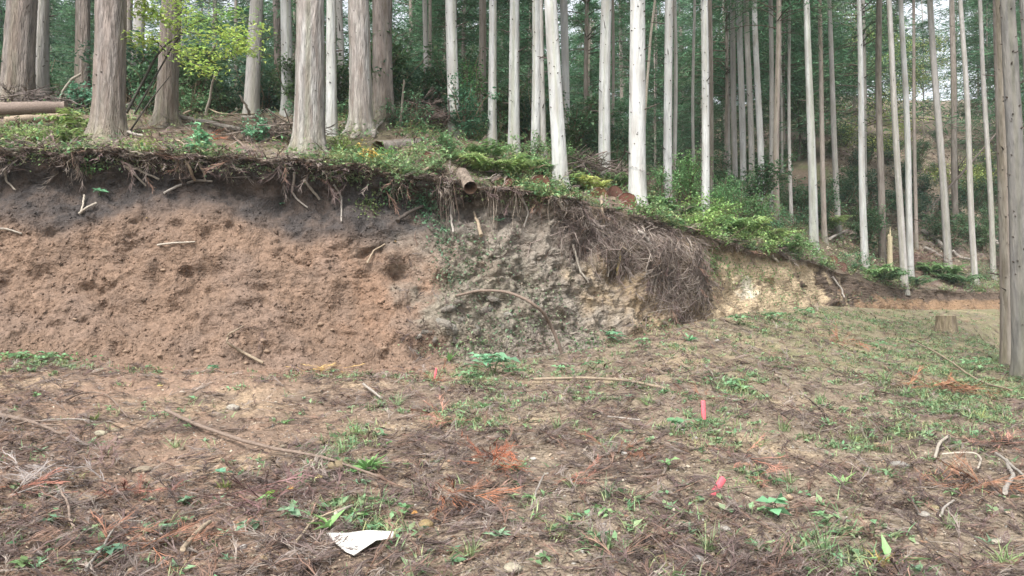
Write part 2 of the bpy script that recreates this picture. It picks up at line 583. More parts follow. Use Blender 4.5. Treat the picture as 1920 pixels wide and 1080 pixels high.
Ch = mix(Ch, np.array([.155, .125, .095]), (smooth(1560, 1650, px2) * smooth(36, 42, Dh) * .8)[..., None])


def grid_object(name, G, C, mat):
    nc, nr = G.shape[:2]
    me = raw_mesh(name, G.reshape(-1, 3), np.zeros((0, 3), int), grid_faces(nc, nr), C.reshape(-1, 3), True)
    return link(name, me, mat, kind="structure")


grid_object("ground", GROUND, Cg, M_ROAD)
grid_object("earth_bank", BANK, Cb, M_SOIL)
hs_ = np.unique(np.concatenate([np.arange(0, NC, 2), [NC - 1]]))
grid_object("hillside", HILL[hs_], Ch[hs_], M_HILL)
NG_, NB_, NH_ = grid_normals(GROUND), grid_normals(BANK), grid_normals(HILL)
if NB_[NC // 2, NB // 2, 1] > 0:
    NB_ = -NB_
if NG_[NC // 2, NR // 2, 2] < 0:
    NG_ = -NG_
if NH_[NC // 2, NH // 2, 2] < 0:
    NH_ = -NH_
ALLP = np.concatenate([GROUND, BANK, HILL], axis=1)
ALLN = np.concatenate([NG_, NB_, NH_], axis=1)
ZV = -3.4                                                   # the valley side below the road
vd = 170.0
av = Acc()
av.add([(-vd, -vd, ZV), (vd, -vd, ZV), (vd, vd, ZV), (-vd, vd, ZV)], np.array([[0, 1, 2, 3]]), np.array([.12, .10, .07]))
link("valley_ground", av.mesh("valley_ground"), M_HILL, kind="structure")


def col_at(a):
    f = float(np.interp(a, A, np.arange(NC)))
    i = min(int(f), NC - 2)
    return i, f - i


def hit(px, py):
    """the point of the terrain seen at a pixel of the photograph, its normal, and which sheet it is on"""
    te = float(tan_el(py))
    a = (px - 960) / FPX * (math.cos(PITCH) + te * math.sin(PITCH))
    i, f = col_at(a)
    P = ALLP[i] * (1 - f) + ALLP[i + 1] * f
    el = (P[:, 2] - CAM_H) / P[:, 1]
    k = int(np.argmax(el >= te))
    if k == 0:
        k = len(P) - 1
    e0, e1 = el[k - 1], el[k]
    g = 0 if e1 == e0 else min(1, max(0, (te - e0) / (e1 - e0)))
    n = ALLN[i, k]
    return P[k - 1] * (1 - g) + P[k] * g, n, (0 if k < NR else 1 if k < NR + NB else 2)


def hit_near(px, py, dmax=22.0, dset=18.5):
    q, n, w = hit(px, py)
    if w == 2 and px < 1330 and q[1] > dmax:                  # beyond the ridge: keep it on the near side
        q = on_hill(q[0] / q[1], dset)
    return q, n, w


def unproj(px, py, d):
    te = float(tan_el(py))
    return np.array([(px - 960) / FPX * (math.cos(PITCH) + te * math.sin(PITCH)) * d, d, CAM_H + d * te])


def on_hill(a, d):
    i, f = col_at(a)
    z = (1 - f) * np.interp(d, HILL[i, :, 1], HILL[i, :, 2]) + f * np.interp(d, HILL[i + 1, :, 1], HILL[i + 1, :, 2])
    return np.array([a * d, d, z])


def on_ground(x, y):
    i, f = col_at(x / y)
    z = (1 - f) * np.interp(y, GROUND[i, :, 1], GROUND[i, :, 2]) + f * np.interp(y, GROUND[i + 1, :, 1], GROUND[i + 1, :, 2])
    return np.array([x, y, z])


def pixel_of(P):
    P = np.asarray(P, float)
    h = P[..., 2] - CAM_H
    zc = P[..., 1] * math.cos(PITCH) + h * math.sin(PITCH)
    yc = -P[..., 1] * math.sin(PITCH) + h * math.cos(PITCH)
    return 960 + FPX * P[..., 0] / zc, 540 - FPX * yc / zc

# ------------------------------------------------------------------ cedar trees
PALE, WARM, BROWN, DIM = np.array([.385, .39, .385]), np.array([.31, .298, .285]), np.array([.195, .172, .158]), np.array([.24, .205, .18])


def trunk_mesh(L, top, r0, r1, tone, shag, seed, sides=20, vis=9.0, moss=0.4):
    """a trunk from the origin to L along a slightly bent axis; r0 at the foot, r1 at the height `top`"""
    r = np.random.default_rng(seed)
    hs = np.concatenate([np.linspace(-0.35, 0.5, 12), np.linspace(0.6, vis, int(vis * (7 if shag else 4 if sides > 12 else 2))), np.linspace(vis + 0.8, 1.0 * np.linalg.norm(L), 8)])
    H = np.linalg.norm(L)
    u = hs / H
    ph = r.uniform(0, 6.28, 2)
    amp = 0.012 + 0.03 * r.random()
    ax = np.outer(u, L)
    ax[:, 0] += amp * np.sin(hs * 0.55 + ph[0]) - amp * math.sin(ph[0])
    ax[:, 1] += amp * np.sin(hs * 0.45 + ph[1]) - amp * math.sin(ph[1])
    rad = np.interp(hs, [0, top, H], [r0, r1, 0.035])
    th = np.arange(sides) / sides * 2 * np.pi
    TH, HH = np.meshgrid(th, hs)
    lobes = 0.5 + 0.5 * np.cos(TH * 5 + ph[0] + 0.7 * np.sin(TH * 2 + ph[1]))
    flare = np.exp(-np.maximum(HH, -0.2) / 0.22) * ((0.2 + 0.4 * lobes) if shag else (0.08 + 0.2 * lobes)) + (0.12 if shag else 0.06) * np.exp(-np.maximum(HH, 0) / 0.9)
    P3 = np.stack([np.cos(TH) * 3.0, np.sin(TH) * 3.0, HH * (0.9 if shag else 0.5)], -1) + seed * 1.7
    rough = 0.055 * perlin(P3) + ((0.05 * perlin(P3 * np.array([2.6, 2.6, 1.6])) + 0.075 * (.4 - np.abs(perlin(P3 * np.array([4.5, 4.5, 1.1]) + 3))) + .03 * perlin(P3 * np.array([9, 9, 3.0]))) if shag else 0.018 * perlin(P3 * 2.2))
    rr = rad[:, None] * (1 + flare + rough)
    V = np.stack([ax[:, 0:1] + rr * np.cos(TH), ax[:, 1:2] + rr * np.sin(TH), ax[:, 2:3] + 0 * TH], -1)
    nh = len(hs)
    i = np.arange(nh - 1)[:, None] * sides
    j = np.arange(sides)[None, :]
    F = np.stack([i + j, i + (j + 1) % sides, i + sides + (j + 1) % sides, i + sides + j], -1).reshape(-1, 4)
    var = perlin(np.stack([np.cos(TH) * 1.2, np.sin(TH) * 1.2, HH * 0.35], -1) + seed)
    fine = perlin(np.stack([np.cos(TH) * 5, np.sin(TH) * 5, HH * 1.1], -1) + seed)
    C = np.array(tone)[None, None, :] * (1 + 0.25 * var[..., None] + (.35 if shag else .18) * fine[..., None])
    side = perlin(np.stack([np.cos(TH) * 1.6, np.sin(TH) * 1.6, HH * .12], -1) + seed * 3.1)
    C = mix(C, np.array(tone) * (.72, .74, .62), (smooth(.05, .45, side) * .8)[..., None])
    C = mix(C, np.array([.23, .185, .16]), (smooth(-0.1, 0.4, var) * (0.45 if shag else 0.12))[..., None])
    foot = np.exp(-np.maximum(HH, 0) / 0.45) * (0.6 + 0.6 * perlin(P3 * 1.3 + 7))
    C = mix(C, np.array([.15, .145, .085]), np.clip(foot * moss * 1.6, 0, .8)[..., None])
    a = Acc().add(V, F, C.reshape(-1, 3))
    # dead twig stubs that dot the trunk
    n = int((9 if not shag else 4) * vis * 1.1 * (1 if sides > 12 else .3))
    hk = r.uniform(0.9, vis, n)
    tk = r.uniform(0, 2 * np.pi, n)
    rk = np.interp(hk, [0, top, H], [r0, r1, 0.035]) * 0.96
    cx, cy = np.interp(hk, hs, ax[:, 0]), np.interp(hk, hs, ax[:, 1])
    dirs = np.stack([np.cos(tk), np.sin(tk), 0.25 + 0 * tk], -1)
    p0 = np.stack([cx + rk * np.cos(tk), cy + rk * np.sin(tk), hk], -1)
    ln = r.uniform(0.018, 0.05, n) + (r.random(n) < 0.06) * r.uniform(0.1, 0.35, n)
    Pn = np.stack([p0 - dirs * 0.01, p0 + dirs * (ln * .6)[:, None], p0 + dirs * ln[:, None]], 1)
    rk0 = r.uniform(0.012, 0.026, n) * (0.6 + 1.6 * r0)
    kn_ = Acc().add(*strands(Pn, np.stack([rk0, rk0 * .8, rk0 * 0.3], 1), 4 if sides > 12 else 3, np.array([.085, .07, .06])))
    return a, kn_


def cedar_crown(seed, height=10.0, width=1.9, n_br=95, per=75):
    """one mesh: drooping sprays of needle blades round a central axis, base at z = 0"""
    r = np.random.default_rng(seed)
    acc = Acc()
    hb = np.sort(r.random(n_br)) ** 1.15 * height
    az = r.uniform(0, 2 * np.pi, n_br)
    ln = width * (1 - (hb / height) ** 1.4) * r.uniform(0.55, 1.1, n_br) + 0.25
    tt = np.linspace(0, 1, 6)
    out = np.stack([np.cos(az), np.sin(az), 0 * az], -1)
    P = out[:, None, :] * (ln[:, None] * tt)[..., None]
    P[..., 2] += hb[:, None] + ln[:, None] * (0.45 * tt - 0.55 * tt ** 2)[None, :]
    acc.add(*strands(P, np.linspace(0.022, 0.006, 6)[None, :], 3, np.array([.10, .08, .06])))
    k = n_br * per
    b = np.repeat(np.arange(n_br), per)
    u = r.uniform(0.18, 1.0, k) ** 0.8
    c = P[b, 0] + 0
    idx = u * 5
    i0 = np.minimum(idx.astype(int), 4)
    f = (idx - i0)[:, None]
    c = P[b, i0] * (1 - f) + P[b, i0 + 1] * f
    c = c + r.normal(0, 1, (k, 3)) * (0.10 + 0.07 * ln[b])[:, None] * np.array([1, 1, 0.7])
    d = unit(out[b] * 0.8 + r.normal(0, 0.6, (k, 3)) + np.array([0, 0, -0.25]))
    L = r.uniform(0.10, 0.26, k)
    w = unit(np.cross(d, r.normal(0, 1, (k, 3)))) * r.uniform(0.012, 0.028, k)[:, None]
    V = np.stack([c - w * .5, c + w * .5, c + d * (L * .6)[:, None] + w, c + d * L[:, None]], 1)
    F = np.arange(k * 4).reshape(k, 4)
    tone = r.uniform(0.65, 1.25, n_br)[b] * r.uniform(0.8, 1.2, k)
    col = np.array([.074, .168, .085])[None] * tone[:, None]
    col[:, 0] *= r.uniform(0.85, 1.35, n_br)[b]
    acc.add(V.reshape(-1, 3), F, np.repeat(col, 4, axis=0))
    return acc.mesh("cedar_crown")


CROWNS = [cedar_crown(100 + i, h, w, nb, per) for i, (h, w, nb, per) in enumerate(((10, 1.9, 90, 75), (10, 1.6, 80, 80), (10, 2.2, 95, 75), (10, 1.75, 70, 90), (10, 2.0, 80, 70)))]
for m in CROWNS:
    m.materials.append(M_NEEDLE)


def cedar(px, where, px_top, w0, w1, tone, label, shag=False, H=None, crown_at=None, group=None, moss=0.4, name="cedar_tree"):
    if isinstance(where, tuple):
        base = on_hill((px - 960) / FPX, where[1])
    else:
        base = hit_near(px, where, 21.0, 19.5)[0]
    d = base[1]
    topp = unproj(px_top, 0, d)
    hh = topp[2] - base[2]
    H = H or random.uniform(16, 20)
    lean = np.array([(topp[0] - base[0]) / hh, random.uniform(-.012, .012), 1.0])
    L = lean * H
    r0, r1 = 0.5 * w0 * d / FPX, 0.5 * w1 * d / FPX
    r1 = max(r1, r0 * 0.45)
    root = empty(name, base, label, "tree", group)
    seed = int(px * 7 + d * 13) % 9973
    near = d < 22
    a, kn_ = trunk_mesh(L, hh, r0, r1, tone, shag, seed, sides=(60 if shag else 24) if near else 12, vis=max(3.0, min(hh + 1.0, 13)), moss=moss)
    link("trunk", a.mesh("trunk", True), M_SHAG if shag else M_BARK, root)
    if d < 32:
        link("branch_stubs", kn_.mesh("branch_stubs"), M_KNOT, root, kind="stuff")
    cb = crown_at if crown_at is not None else max(hh + 1.0, 9.5)
    cr = bpy.data.objects.new("crown", CROWNS[seed % len(CROWNS)])
    COLL.objects.link(cr)
    cr.parent = root
    cr.location = L * (cb / H)
    s = (H - cb + 0.8) / 10.0
    wide = 1.0 + .75 * max(0, min(1, (d - 28) / 25))
    cr.scale = ((0.6 + 0.5 * s) * wide, (0.6 + 0.5 * s) * wide, s)
    cr.rotation_euler = (0, 0, random.uniform(0, 6.28))
    return root


TREES = [
    # foot px, foot y (or ('d', metres)), px at the picture's top, widths, tone, shaggy, label
    (30, 205, 48, 54, 48, BROWN, 1, "thick brown cedar with flaking bark, nearest the left end of the bank top"),
    (78, 165, 82, 27, 24, WARM, 0, "grey cedar standing just behind the leftmost thick brown cedar"),
    (156, 172, 152, 25, 24, BROWN, 1, "brown cedar half hidden behind the thick shaggy cedar at the bank edge"),
    (203, 262, 205, 52, 52, BROWN, 1, "thick shaggy cedar at the bank edge, just left of the yellow-green sapling"),
    (252, 178, 260, 22, 20, WARM, 0, "slim grey cedar behind the yellow-green sapling"),
    (311, 232, 321, 35, 34, BROWN, 1, "brown cedar with dark foot rising behind the sapling's dark stems"),
    (471, 210, 479, 28, 24, WARM, 0, "grey cedar with a mossy foot to the right of the sapling"),
    (519, ('d', 24), 517, 14, 13, BROWN, 1, "narrow brown cedar in shade between two grey cedars left of the buttressed cedar"),
    (539, 192, 538, 22, 20, PALE, 0, "straight grey-green cedar left of the big buttressed cedar at the lip"),
    (579, 294, 584, 54, 50, WARM * .9, 1, "thick pinkish grey cedar with swollen root foot right at the bank's lip"),
    (622, 252, 620, 21, 18, PALE, 0, "slim pale cedar touching the right side of the big buttressed cedar"),
    (640, ('d', 21), 637, 13, 12, WARM, 0, "thin grey cedar between the buttressed cedar and the paired thick cedars"),
    (677, 250, 675, 40, 38, WARM, 1, "left one of two thick grey-pink cedars standing side by side"),
    (718, 228, 717, 37, 33, BROWN * 1.15, 1, "right and browner one of two thick cedars standing side by side"),
    (797, ('d', 23), 796, 10, 9, WARM, 0, "thin grey pole of a cedar behind the heap of brushwood"),
    (806, ('d', 27), 804, 7, 6, DIM, 0, "very thin dark cedar touching the thin pole behind the brush heap"),
    (852, 218, 850, 22, 21, PALE * 1.1, 0, "bright pale cedar rising out of the dark green bush"),
    (902, ('d', 24), 901, 9, 8, DIM, 0, "thin brownish cedar just right of the dark green bush"),
    (923, 222, 921, 17, 14, PALE * .9, 0, "smooth grey cedar second to the right of the dark green bush"),
    (964, 252, 961, 22, 18, PALE * .95, 0, "pale grey cedar with a dark damp foot in mid picture"),
    (1004, 275, 1003, 18, 16, PALE * .95, 0, "grey cedar, left one of a touching pair beside the bright speckled cedar"),
    (1019, 278, 1016, 12, 11, WARM, 0, "slim knotty cedar, right one of a touching pair beside the bright speckled cedar"),
    (1052, 347, 1038, 28, 24, PALE * 1.12, 0, "bright speckled cedar leaning slightly, standing behind the reddish log ends"),
    (1062, ('d', 24), 1060, 15, 14, PALE * .85, 0, "shaded grey cedar directly behind the bright leaning speckled cedar"),
    (1134, 325, 1134, 22, 20, PALE * 1.08, 0, "straight bright cedar above the yellow fern and stacked log ends"),
    (1149, ('d', 27), 1147, 6, 5, DIM, 0, "thin dark cedar close behind the straight bright cedar above the yellow fern"),
    (1196, 384, 1192, 33, 28, PALE * 1.15, 0, "whitest and broadest of the pale cedars, beside the stacked log ends"),
    (1252, 372, 1253, 16, 15, PALE, 0, "pale straight cedar first to the right of the whitest broad cedar"),
    (1265, ('d', 25), 1263, 8, 7, WARM, 0, "thin cedar hugging the right side of a pale straight cedar"),
    (1303, ('d', 28), 1301, 6, 5, WARM, 0, "very thin pale cedar behind the leafy green shrub"),
    (1323, 392, 1320, 15, 13, PALE, 0, "pale cedar whose foot is wrapped by the leafy green shrub"),
    (1379, 372, 1373, 11, 10, WARM, 0, "first of five close slim cedars right of the leafy green shrub"),
    (1394, 378, 1388, 12, 11, PALE * .9, 0, "second of five close slim cedars right of the leafy green shrub"),
    (1410, 386, 1400, 11, 10, WARM, 0, "third of five close slim cedars right of the leafy green shrub"),
    (1428, 402, 1418, 13, 10, PALE * .95, 0, "fourth and palest of five close slim cedars right of the leafy shrub"),
    (1448, 396, 1442, 10, 8, WARM, 0, "fifth of five close slim cedars right of the leafy green shrub"),
    (1484, 418, 1480, 7, 5, WARM, 0, "very thin cedar between the five close cedars and the tall pale one"),
    (1526, 464, 1513, 17, 11, PALE, 0, "tall pale cedar standing over the dark notch where the bank turns"),
    (1546, 452, 1534, 10, 7, DIM, 0, "slender dim cedar just behind the tall pale one over the dark notch"),
    (1572, 440, 1556, 11, 8, WARM, 0, "slender grey cedar leaning left beside the far log ends"),
    (1622, 502, 1609, 14, 8, PALE, 0, "pale slender cedar in front of the dark brush hollow on the far bank"),
    (1654, 492, 1646, 13, 10, DIM * .7, 0, "dark cedar between the pale slender cedar and the broken snag"),
    (1696, 538, 1664, 13, 9, WARM, 0, "slender cedar leaning left, left one of a close pair on the far bank"),
    (1708, 524, 1686, 12, 9, PALE * .95, 0, "slender pale cedar, right one of a close pair on the far bank"),
    (1720, ('d', 38), 1712, 7, 5, DIM, 0, "thin dim cedar right behind the close pair on the far bank"),
    (1778, 502, 1743, 14, 10, WARM * .9, 0, "brownish slender cedar leaning left above the fallen grey logs"),
    (1795, ('d', 44), 1785, 11, 9, DIM * .7, 0, "dark thin cedar behind the leaning brownish cedar on the litter slope"),
    (1829, 532, 1804, 11, 8, WARM, 0, "slender grey cedar standing at the far bank's edge near the road bend"),
    (1863, 522, 1836, 10, 7, WARM, 0, "thin cedar second from the right on the far bank before the big trunks"),
]
for tr in TREES:
    cedar(tr[0], tr[1], tr[2], tr[3], tr[4], tr[5], tr[7], shag=bool(tr[6]), group="cedars along the top of the cut bank", moss=0.55 if tr[6] else 0.3)

# the group on the downhill edge of the road, at the right end of the picture
for px, py, pt, w0, w1, tone, lab in ((1897, 692, 1871, 36, 20, DIM * .8, "big dark-speckled cedar at the road edge, left one of the three right-hand trunks"),
                                      (1918, 706, 1888, 34, 24, WARM * .55, "greyer cedar in the middle of the three right-hand road edge trunks"),
                                      (1962, 735, 1915, 40, 26, WARM * .6, "cedar cut off by the picture's right edge")):
    cedar(px, py, pt, w0, w1, tone, lab, group="cedars on the road edge", H=19, crown_at=11.5, name="cedar_tree")

# the forest behind: every trunk a tree of its own
rb = np.random.default_rng(21)
taken = []
placed = 0
tries = 0
SHORT = [(-700, "left picture edge"), (30, "leftmost thick cedar"), (203, "thick shaggy cedar"), (311, "dark-footed brown cedar"), (471, "grey mossy cedar"), (579, "big buttressed cedar"), (718, "thick cedar pair"), (852, "bright cedar in bush"), (964, "damp-footed pale cedar"),
         (1052, "speckled leaning cedar"), (1134, "bright cedar above fern"), (1196, "whitest broad cedar"), (1323, "cedar in leafy shrub"), (1428, "five close slim cedars"), (1526, "tall pale cedar over notch"), (1622, "pale cedar by brush hollow"), (1702, "close pair on far bank"), (1829, "cedar near road bend"), (1903, "big right-hand trunks"), (2700, "right picture edge")]
back_trees = {}
while placed < 265 and tries < 9000:
    tries += 1
    a = rb.uniform(-0.86, 0.80)
    px = 960 + a * FPX
    dmin = float(np.interp(a, A, D_C)) + (7.5 if px < 1300 else 6.5)
    d = dmin + (98 - dmin) * rb.random() ** 0.7
    x = a * d
    if any((x - q[0]) ** 2 + (d - q[1]) ** 2 < 2.2 for q in taken):
        continue
    if 1600 < px < 1850 and d > 38 and rb.random() < 0.72:
        continue
    taken.append((x, d))
    placed += 1
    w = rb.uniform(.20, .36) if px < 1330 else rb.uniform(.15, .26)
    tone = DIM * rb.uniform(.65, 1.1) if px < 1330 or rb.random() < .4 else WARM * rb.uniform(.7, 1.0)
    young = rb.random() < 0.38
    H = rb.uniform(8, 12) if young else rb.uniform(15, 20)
    cb = rb.uniform(0.8, 2.5) if young else rb.uniform(3.0, 7.0)
    if d < 30 and not young:
        cb = rb.uniform(7, 9.5)
    wpx = w * (0.6 if young else 1) * FPX / d
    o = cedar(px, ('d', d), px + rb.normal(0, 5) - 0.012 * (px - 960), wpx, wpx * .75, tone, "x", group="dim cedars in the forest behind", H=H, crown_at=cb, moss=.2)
    gap = max(k_ for k_ in range(len(SHORT) - 1) if SHORT[k_][0] <= px or k_ == 0)
    back_trees.setdefault(gap, []).append((d, young, o))
ORD = ["nearest", "second nearest", "third nearest", "fourth nearest", "fifth nearest", "sixth nearest", "seventh nearest", "eighth nearest", "ninth nearest", "tenth nearest"]
for gap, lst in back_trees.items():
    lst.sort(key=lambda e: e[0])
    for k_, (d, young, o) in enumerate(lst):
        kind_ = "young cedar" if young else "dim cedar"
        n_ = ORD[k_] if k_ < len(ORD) else "farthest"
        a_, b_ = SHORT[gap][1], SHORT[gap + 1][1]
        o["label"] = f"{n_} {kind_} between {a_} and {b_}" if k_ < len(ORD) else f"far {kind_} between {a_} and {b_}"

# ------------------------------------------------------------------ leaves, ferns, grass, dead fronds: templates
LEAF_V = np.array([(0, 0, 0), (-.5, .42, .10), (.5, .42, .10), (0, .48, 0), (0, 1, -.10)], float)
LEAF_F = np.array([(0, 3, 1), (0, 2, 3), (1, 3, 4), (3, 2, 4)])
BLADE_V = np.array([(-.5, 0, 0), (.5, 0, 0), (-.4, .5, .0), (.4, .5, .0), (0, 1, -.22)], float)
BLADE_F = np.array([(0, 1, 3), (0, 3, 2), (2, 3, 4)])


def put_leaves(acc, T, az, el, L, W, col, roll=None, blade=False):
    col = np.asarray(col, float)
    col = .86 * col + .14 * (col @ np.array([.3, .6, .1]))[..., None]
    T = np.asarray(T, float)
    k = len(T)
    M = rotz(np.asarray(az)) @ rotx(np.asarray(el))
    if roll is not None:
        R = np.zeros((k, 3, 3))
        c, s_ = np.cos(roll), np.sin(roll)
        R[:, 0, 0], R[:, 0, 2], R[:, 2, 0], R[:, 2, 2], R[:, 1, 1] = c, s_, -s_, c, 1
        M = M @ R
    S = np.zeros((k, 3, 3))
    S[:, 0, 0], S[:, 1, 1], S[:, 2, 2] = W, L, L
    V, F = (BLADE_V, BLADE_F) if blade else (LEAF_V, LEAF_F)
    scatter(acc, (V, F, np.ones((len(V), 3))), M @ S, T, np.broadcast_to(np.asarray(col, float), (k, 3)))


def vary(r, col, k, a=0.25, hue=0.15):
    c = np.asarray(col)[None] * r.uniform(1 - a, 1 + a, k)[:, None]
    c[:, 0] *= r.uniform(1 - hue, 1 + hue, k)
    return c


G_BLUE, G_MID, G_YEL, G_DARK, G_OLD = (.15, .26, .145), (.15, .25, .085), (.26, .36, .06), (.05, .12, .05), (.30, .26, .07)


def rosette(seed, n=9, L=.13, W=.035, col=G_MID, el=(0.15, 0.8)):
    r = np.random.default_rng(seed)
    a = Acc()
    az = np.arange(n) * 2.4 + r.normal(0, .25, n)
    put_leaves(a, r.normal(0, .008, (n, 3)) * (1, 1, 0), az, r.uniform(*el, n), L * r.uniform(.6, 1.1, n), W * r.uniform(.8, 1.2, n), vary(r, col, n), r.normal(0, .2, n))
    return a


def stalk_plant(seed, n=6, h=.12, L=.08, W=.055, col=G_BLUE, spread=.08):
    """a few stalks, each with a broad leaf or three at its end"""
    r = np.random.default_rng(seed)
    a = Acc()
    az = r.uniform(0, 6.28, n)
    rad = spread * r.uniform(.2, 1, n)
    tip = np.stack([np.cos(az) * rad, np.sin(az) * rad, h * r.uniform(.5, 1.1, n)], -1)
    P = np.stack([tip * (0, 0, 0), tip * (.45, .45, .6), tip], 1)
    a.add(*strands(P, np.array([[.004, .003, .002]]), 3, np.array([.12, .17, .07])))
    m = 3
    T = np.repeat(tip, m, 0)
    az2 = np.repeat(az, m) - 1.57 + np.tile([0, 1.9, -1.9], n) + r.normal(0, .3, n * m)
    put_leaves(a, T, az2, r.uniform(-.35, .35, n * m), L * r.uniform(.6, 1.15, n * m), W * r.uniform(.7, 1.1, n * m), vary(r, col, n * m), r.normal(0, .35, n * m))
    return a


def tuft(seed, n=26, L=.16, col=(.16, .26, .08), w=.006):
    r = np.random.default_rng(seed)
    a = Acc()
    az = r.uniform(0, 6.28, n)
    put_leaves(a, r.normal(0, .02, (n, 3)) * (1, 1, 0), az, r.uniform(.35, 1.35, n), L * r.uniform(.5, 1.15, n), np.full(n, w), vary(r, col, n, .3), r.normal(0, .3, n), blade=True)
    return a


def fern(seed, n=9, L=.5, col=G_YEL):
    r = np.random.default_rng(seed)
    a = Acc()
    az = np.arange(n) * 6.283 / n + r.normal(0, .3, n)
    m = 15
    t_ = np.linspace(0, 1, m + 1)
    for i in range(n):
        l = L * r.uniform(.65, 1.1)
        e0 = r.uniform(.85, 1.35)
        hor = l * (t_ * math.cos(e0) + .45 * t_ ** 2 * math.sin(e0))
        ver = l * (t_ * math.sin(e0) - .5 * t_ ** 2)
        P = np.stack([np.cos(az[i]) * hor, np.sin(az[i]) * hor, ver], -1)
        a.add(*strands(P[None, ::3], np.linspace(.006, .002, len(P[::3]))[None], 3, np.array([.16, .17, .06])))
        pts = P[2:]
        k = len(pts)
        pl = l * .30 * np.sin(np.linspace(.55, 3.05, k)) + .01
        c = np.array(col) * r.uniform(.75, 1.2)
        for sgn in (-1, 1):
            put_leaves(a, pts, az[i] - 1.57 + sgn * r.normal(1.15, .08, k), r.normal(-.15, .12, k), pl, pl * .30, vary(r, c, k, .15), r.normal(0, .2, k))
    return a


def shrub(seed, h=.9, w=.7, n_leaf=420, L=.07, W=.04, col=G_MID, n_st=7):
    """(stems, foliage)"""
    r = np.random.default_rng(seed)
    az = r.uniform(0, 6.28, n_st)
    rad = w * r.uniform(.25, .9, n_st)
    hh = h * r.uniform(.6, 1.0, n_st)
    t_ = np.linspace(0, 1, 6)
    P = np.stack([np.cos(az)[:, None] * rad[:, None] * t_ ** 1.3, np.sin(az)[:, None] * rad[:, None] * t_ ** 1.3, hh[:, None] * t_], -1)
    P[:, 1:] += r.normal(0, .025 * h, (n_st, 5, 3))
    st = Acc().add(*strands(P, np.linspace(.011, .003, 6)[None] * (.5 + h), 4, np.array([.14, .11, .075])))
    k2 = n_st * 6                                            # side twigs
    b = np.repeat(np.arange(n_st), 6)
    u = r.uniform(.25, 1, k2)
    i0 = np.minimum((u * 5).astype(int), 4)
    f = (u * 5 - i0)[:, None]
    c = P[b, i0] * (1 - f) + P[b, i0 + 1] * f
    dr = unit(r.normal(0, 1, (k2, 3)) * (1, 1, .5) + (0, 0, .35)) * (w * r.uniform(.25, .6, k2))[:, None]
    P2 = np.stack([c, c + dr * .55 + (0, 0, .02), c + dr], 1)
    st.add(*strands(P2, np.array([[.004, .003, .0015]]) * (.5 + h), 3, np.array([.15, .13, .08])))
    fo = Acc()
    q = r.integers(0, k2, n_leaf)
    u = r.uniform(.2, 1.05, n_leaf)[:, None]
    T = P2[q, 0] * (1 - u) + P2[q, 2] * u + r.normal(0, .03 * (h + w), (n_leaf, 3))
    clump = r.uniform(.65, 1.3, k2)[q]
    put_leaves(fo, T, r.uniform(0, 6.28, n_leaf), r.normal(-.15, .45, n_leaf), L * r.uniform(.55, 1.2, n_leaf), W * r.uniform(.6, 1.15, n_leaf), vary(r, col, n_leaf, .2) * clump[:, None], r.normal(0, .4, n_leaf))
    return st, fo


def frond_template(seed, n=15, curl=.5, width=.0125, lift=.09):
    """a dead cedar spray: a bent twig carrying rope-like strands, unit length along y"""
    r = np.random.default_rng(seed)
    k = r.normal(0, curl)
    t_ = np.linspace(0, 1, 5)
    ax = np.stack([k * .5 * t_ ** 2, t_, lift * np.sin(t_ * 3) * r.uniform(.3, 1)], -1)
    V, F, C = [], [], []

    def ribbon(p, w, c):
        i = len(V)
        for j, q in enumerate(p):
            tg = p[min(j + 1, len(p) - 1)] - p[max(j - 1, 0)]
            s_ = unit(np.array([tg[1], -tg[0], r.normal(0, .4) * np.linalg.norm(tg)])) * w[j]
            V.extend([q - s_, q + s_])
            C.extend([c, c])
            if j:
                a_ = i + 2 * j
                F.append((a_ - 2, a_ - 1, a_ + 1, a_))
    ribbon(ax, np.array([.018, .016, .012, .008, .003]) * width / .019, np.array([.75, .65, .55]))
    for j in range(n):
        u = r.uniform(.08, .95)
        q = np.array([np.interp(u, t_, ax[:, m]) for m in range(3)])
        s_ = r.choice((-1, 1))
        an = s_ * r.uniform(.08, .6)
        ln = r.uniform(.3, .62) * (1.15 - .5 * u)
        cu = s_ * r.normal(-.1, .35) + k * .5
        tt = np.array([0, .5, 1.0])
        p = q + np.stack([ln * (np.sin(an) * tt + cu * .5 * tt ** 2), ln * (np.cos(an) * tt), r.uniform(-.02, lift) * np.sin(tt * 2.2)], -1)
        c = np.ones(3) * r.uniform(.7, 1.25)
        ribbon(p, np.array([1.0, .9, .35]) * width * r.uniform(.7, 1.2), c)
    return np.array(V), np.array(F), np.array(C)


FRONDS = [frond_template(300 + i, n=12 + i % 3, curl=.9, width=.0105, lift=.07) for i in range(8)]
LITE = [frond_template(320 + i, n=9, curl=.9, width=.015, lift=.08) for i in range(8)]
# where sawn log ends, the sheet and the stakes lie clear of litter (pixel centre, radius)
CLEAR = [(709, 279, 22), (800, 297, 16), (882, 356, 20), (953, 341, 13), (1014, 350, 22), (1122, 373, 20), (1153, 369, 18), (1174, 385, 21), (1561, 489, 14), (1578, 501, 14), (675, 1024, 52), (1347, 914, 26), (1319, 775, 18), (640, 1022, 26), (712, 1022, 30)]


def clear_of(P):
    px, py = pixel_of(P)
    ok = np.ones(len(P), bool)
    for cx, cy, cr_ in CLEAR:
        ok &= ((px - cx) ** 2 + (py - cy) ** 2) > cr_ ** 2
    return ok


def bush_object(name, st, fo, loc, label, category, group=None, scale=1.0, rz=0.0, mat=None):
    o = empty(name, loc, label, category, group)
    link("stems", st.mesh("stems"), M_WOOD, o)
    link("foliage", fo.mesh("foliage"), mat or M_LEAF, o)
    o.scale = (scale,) * 3
    o.rotation_euler = (0, 0, rz)
    return o


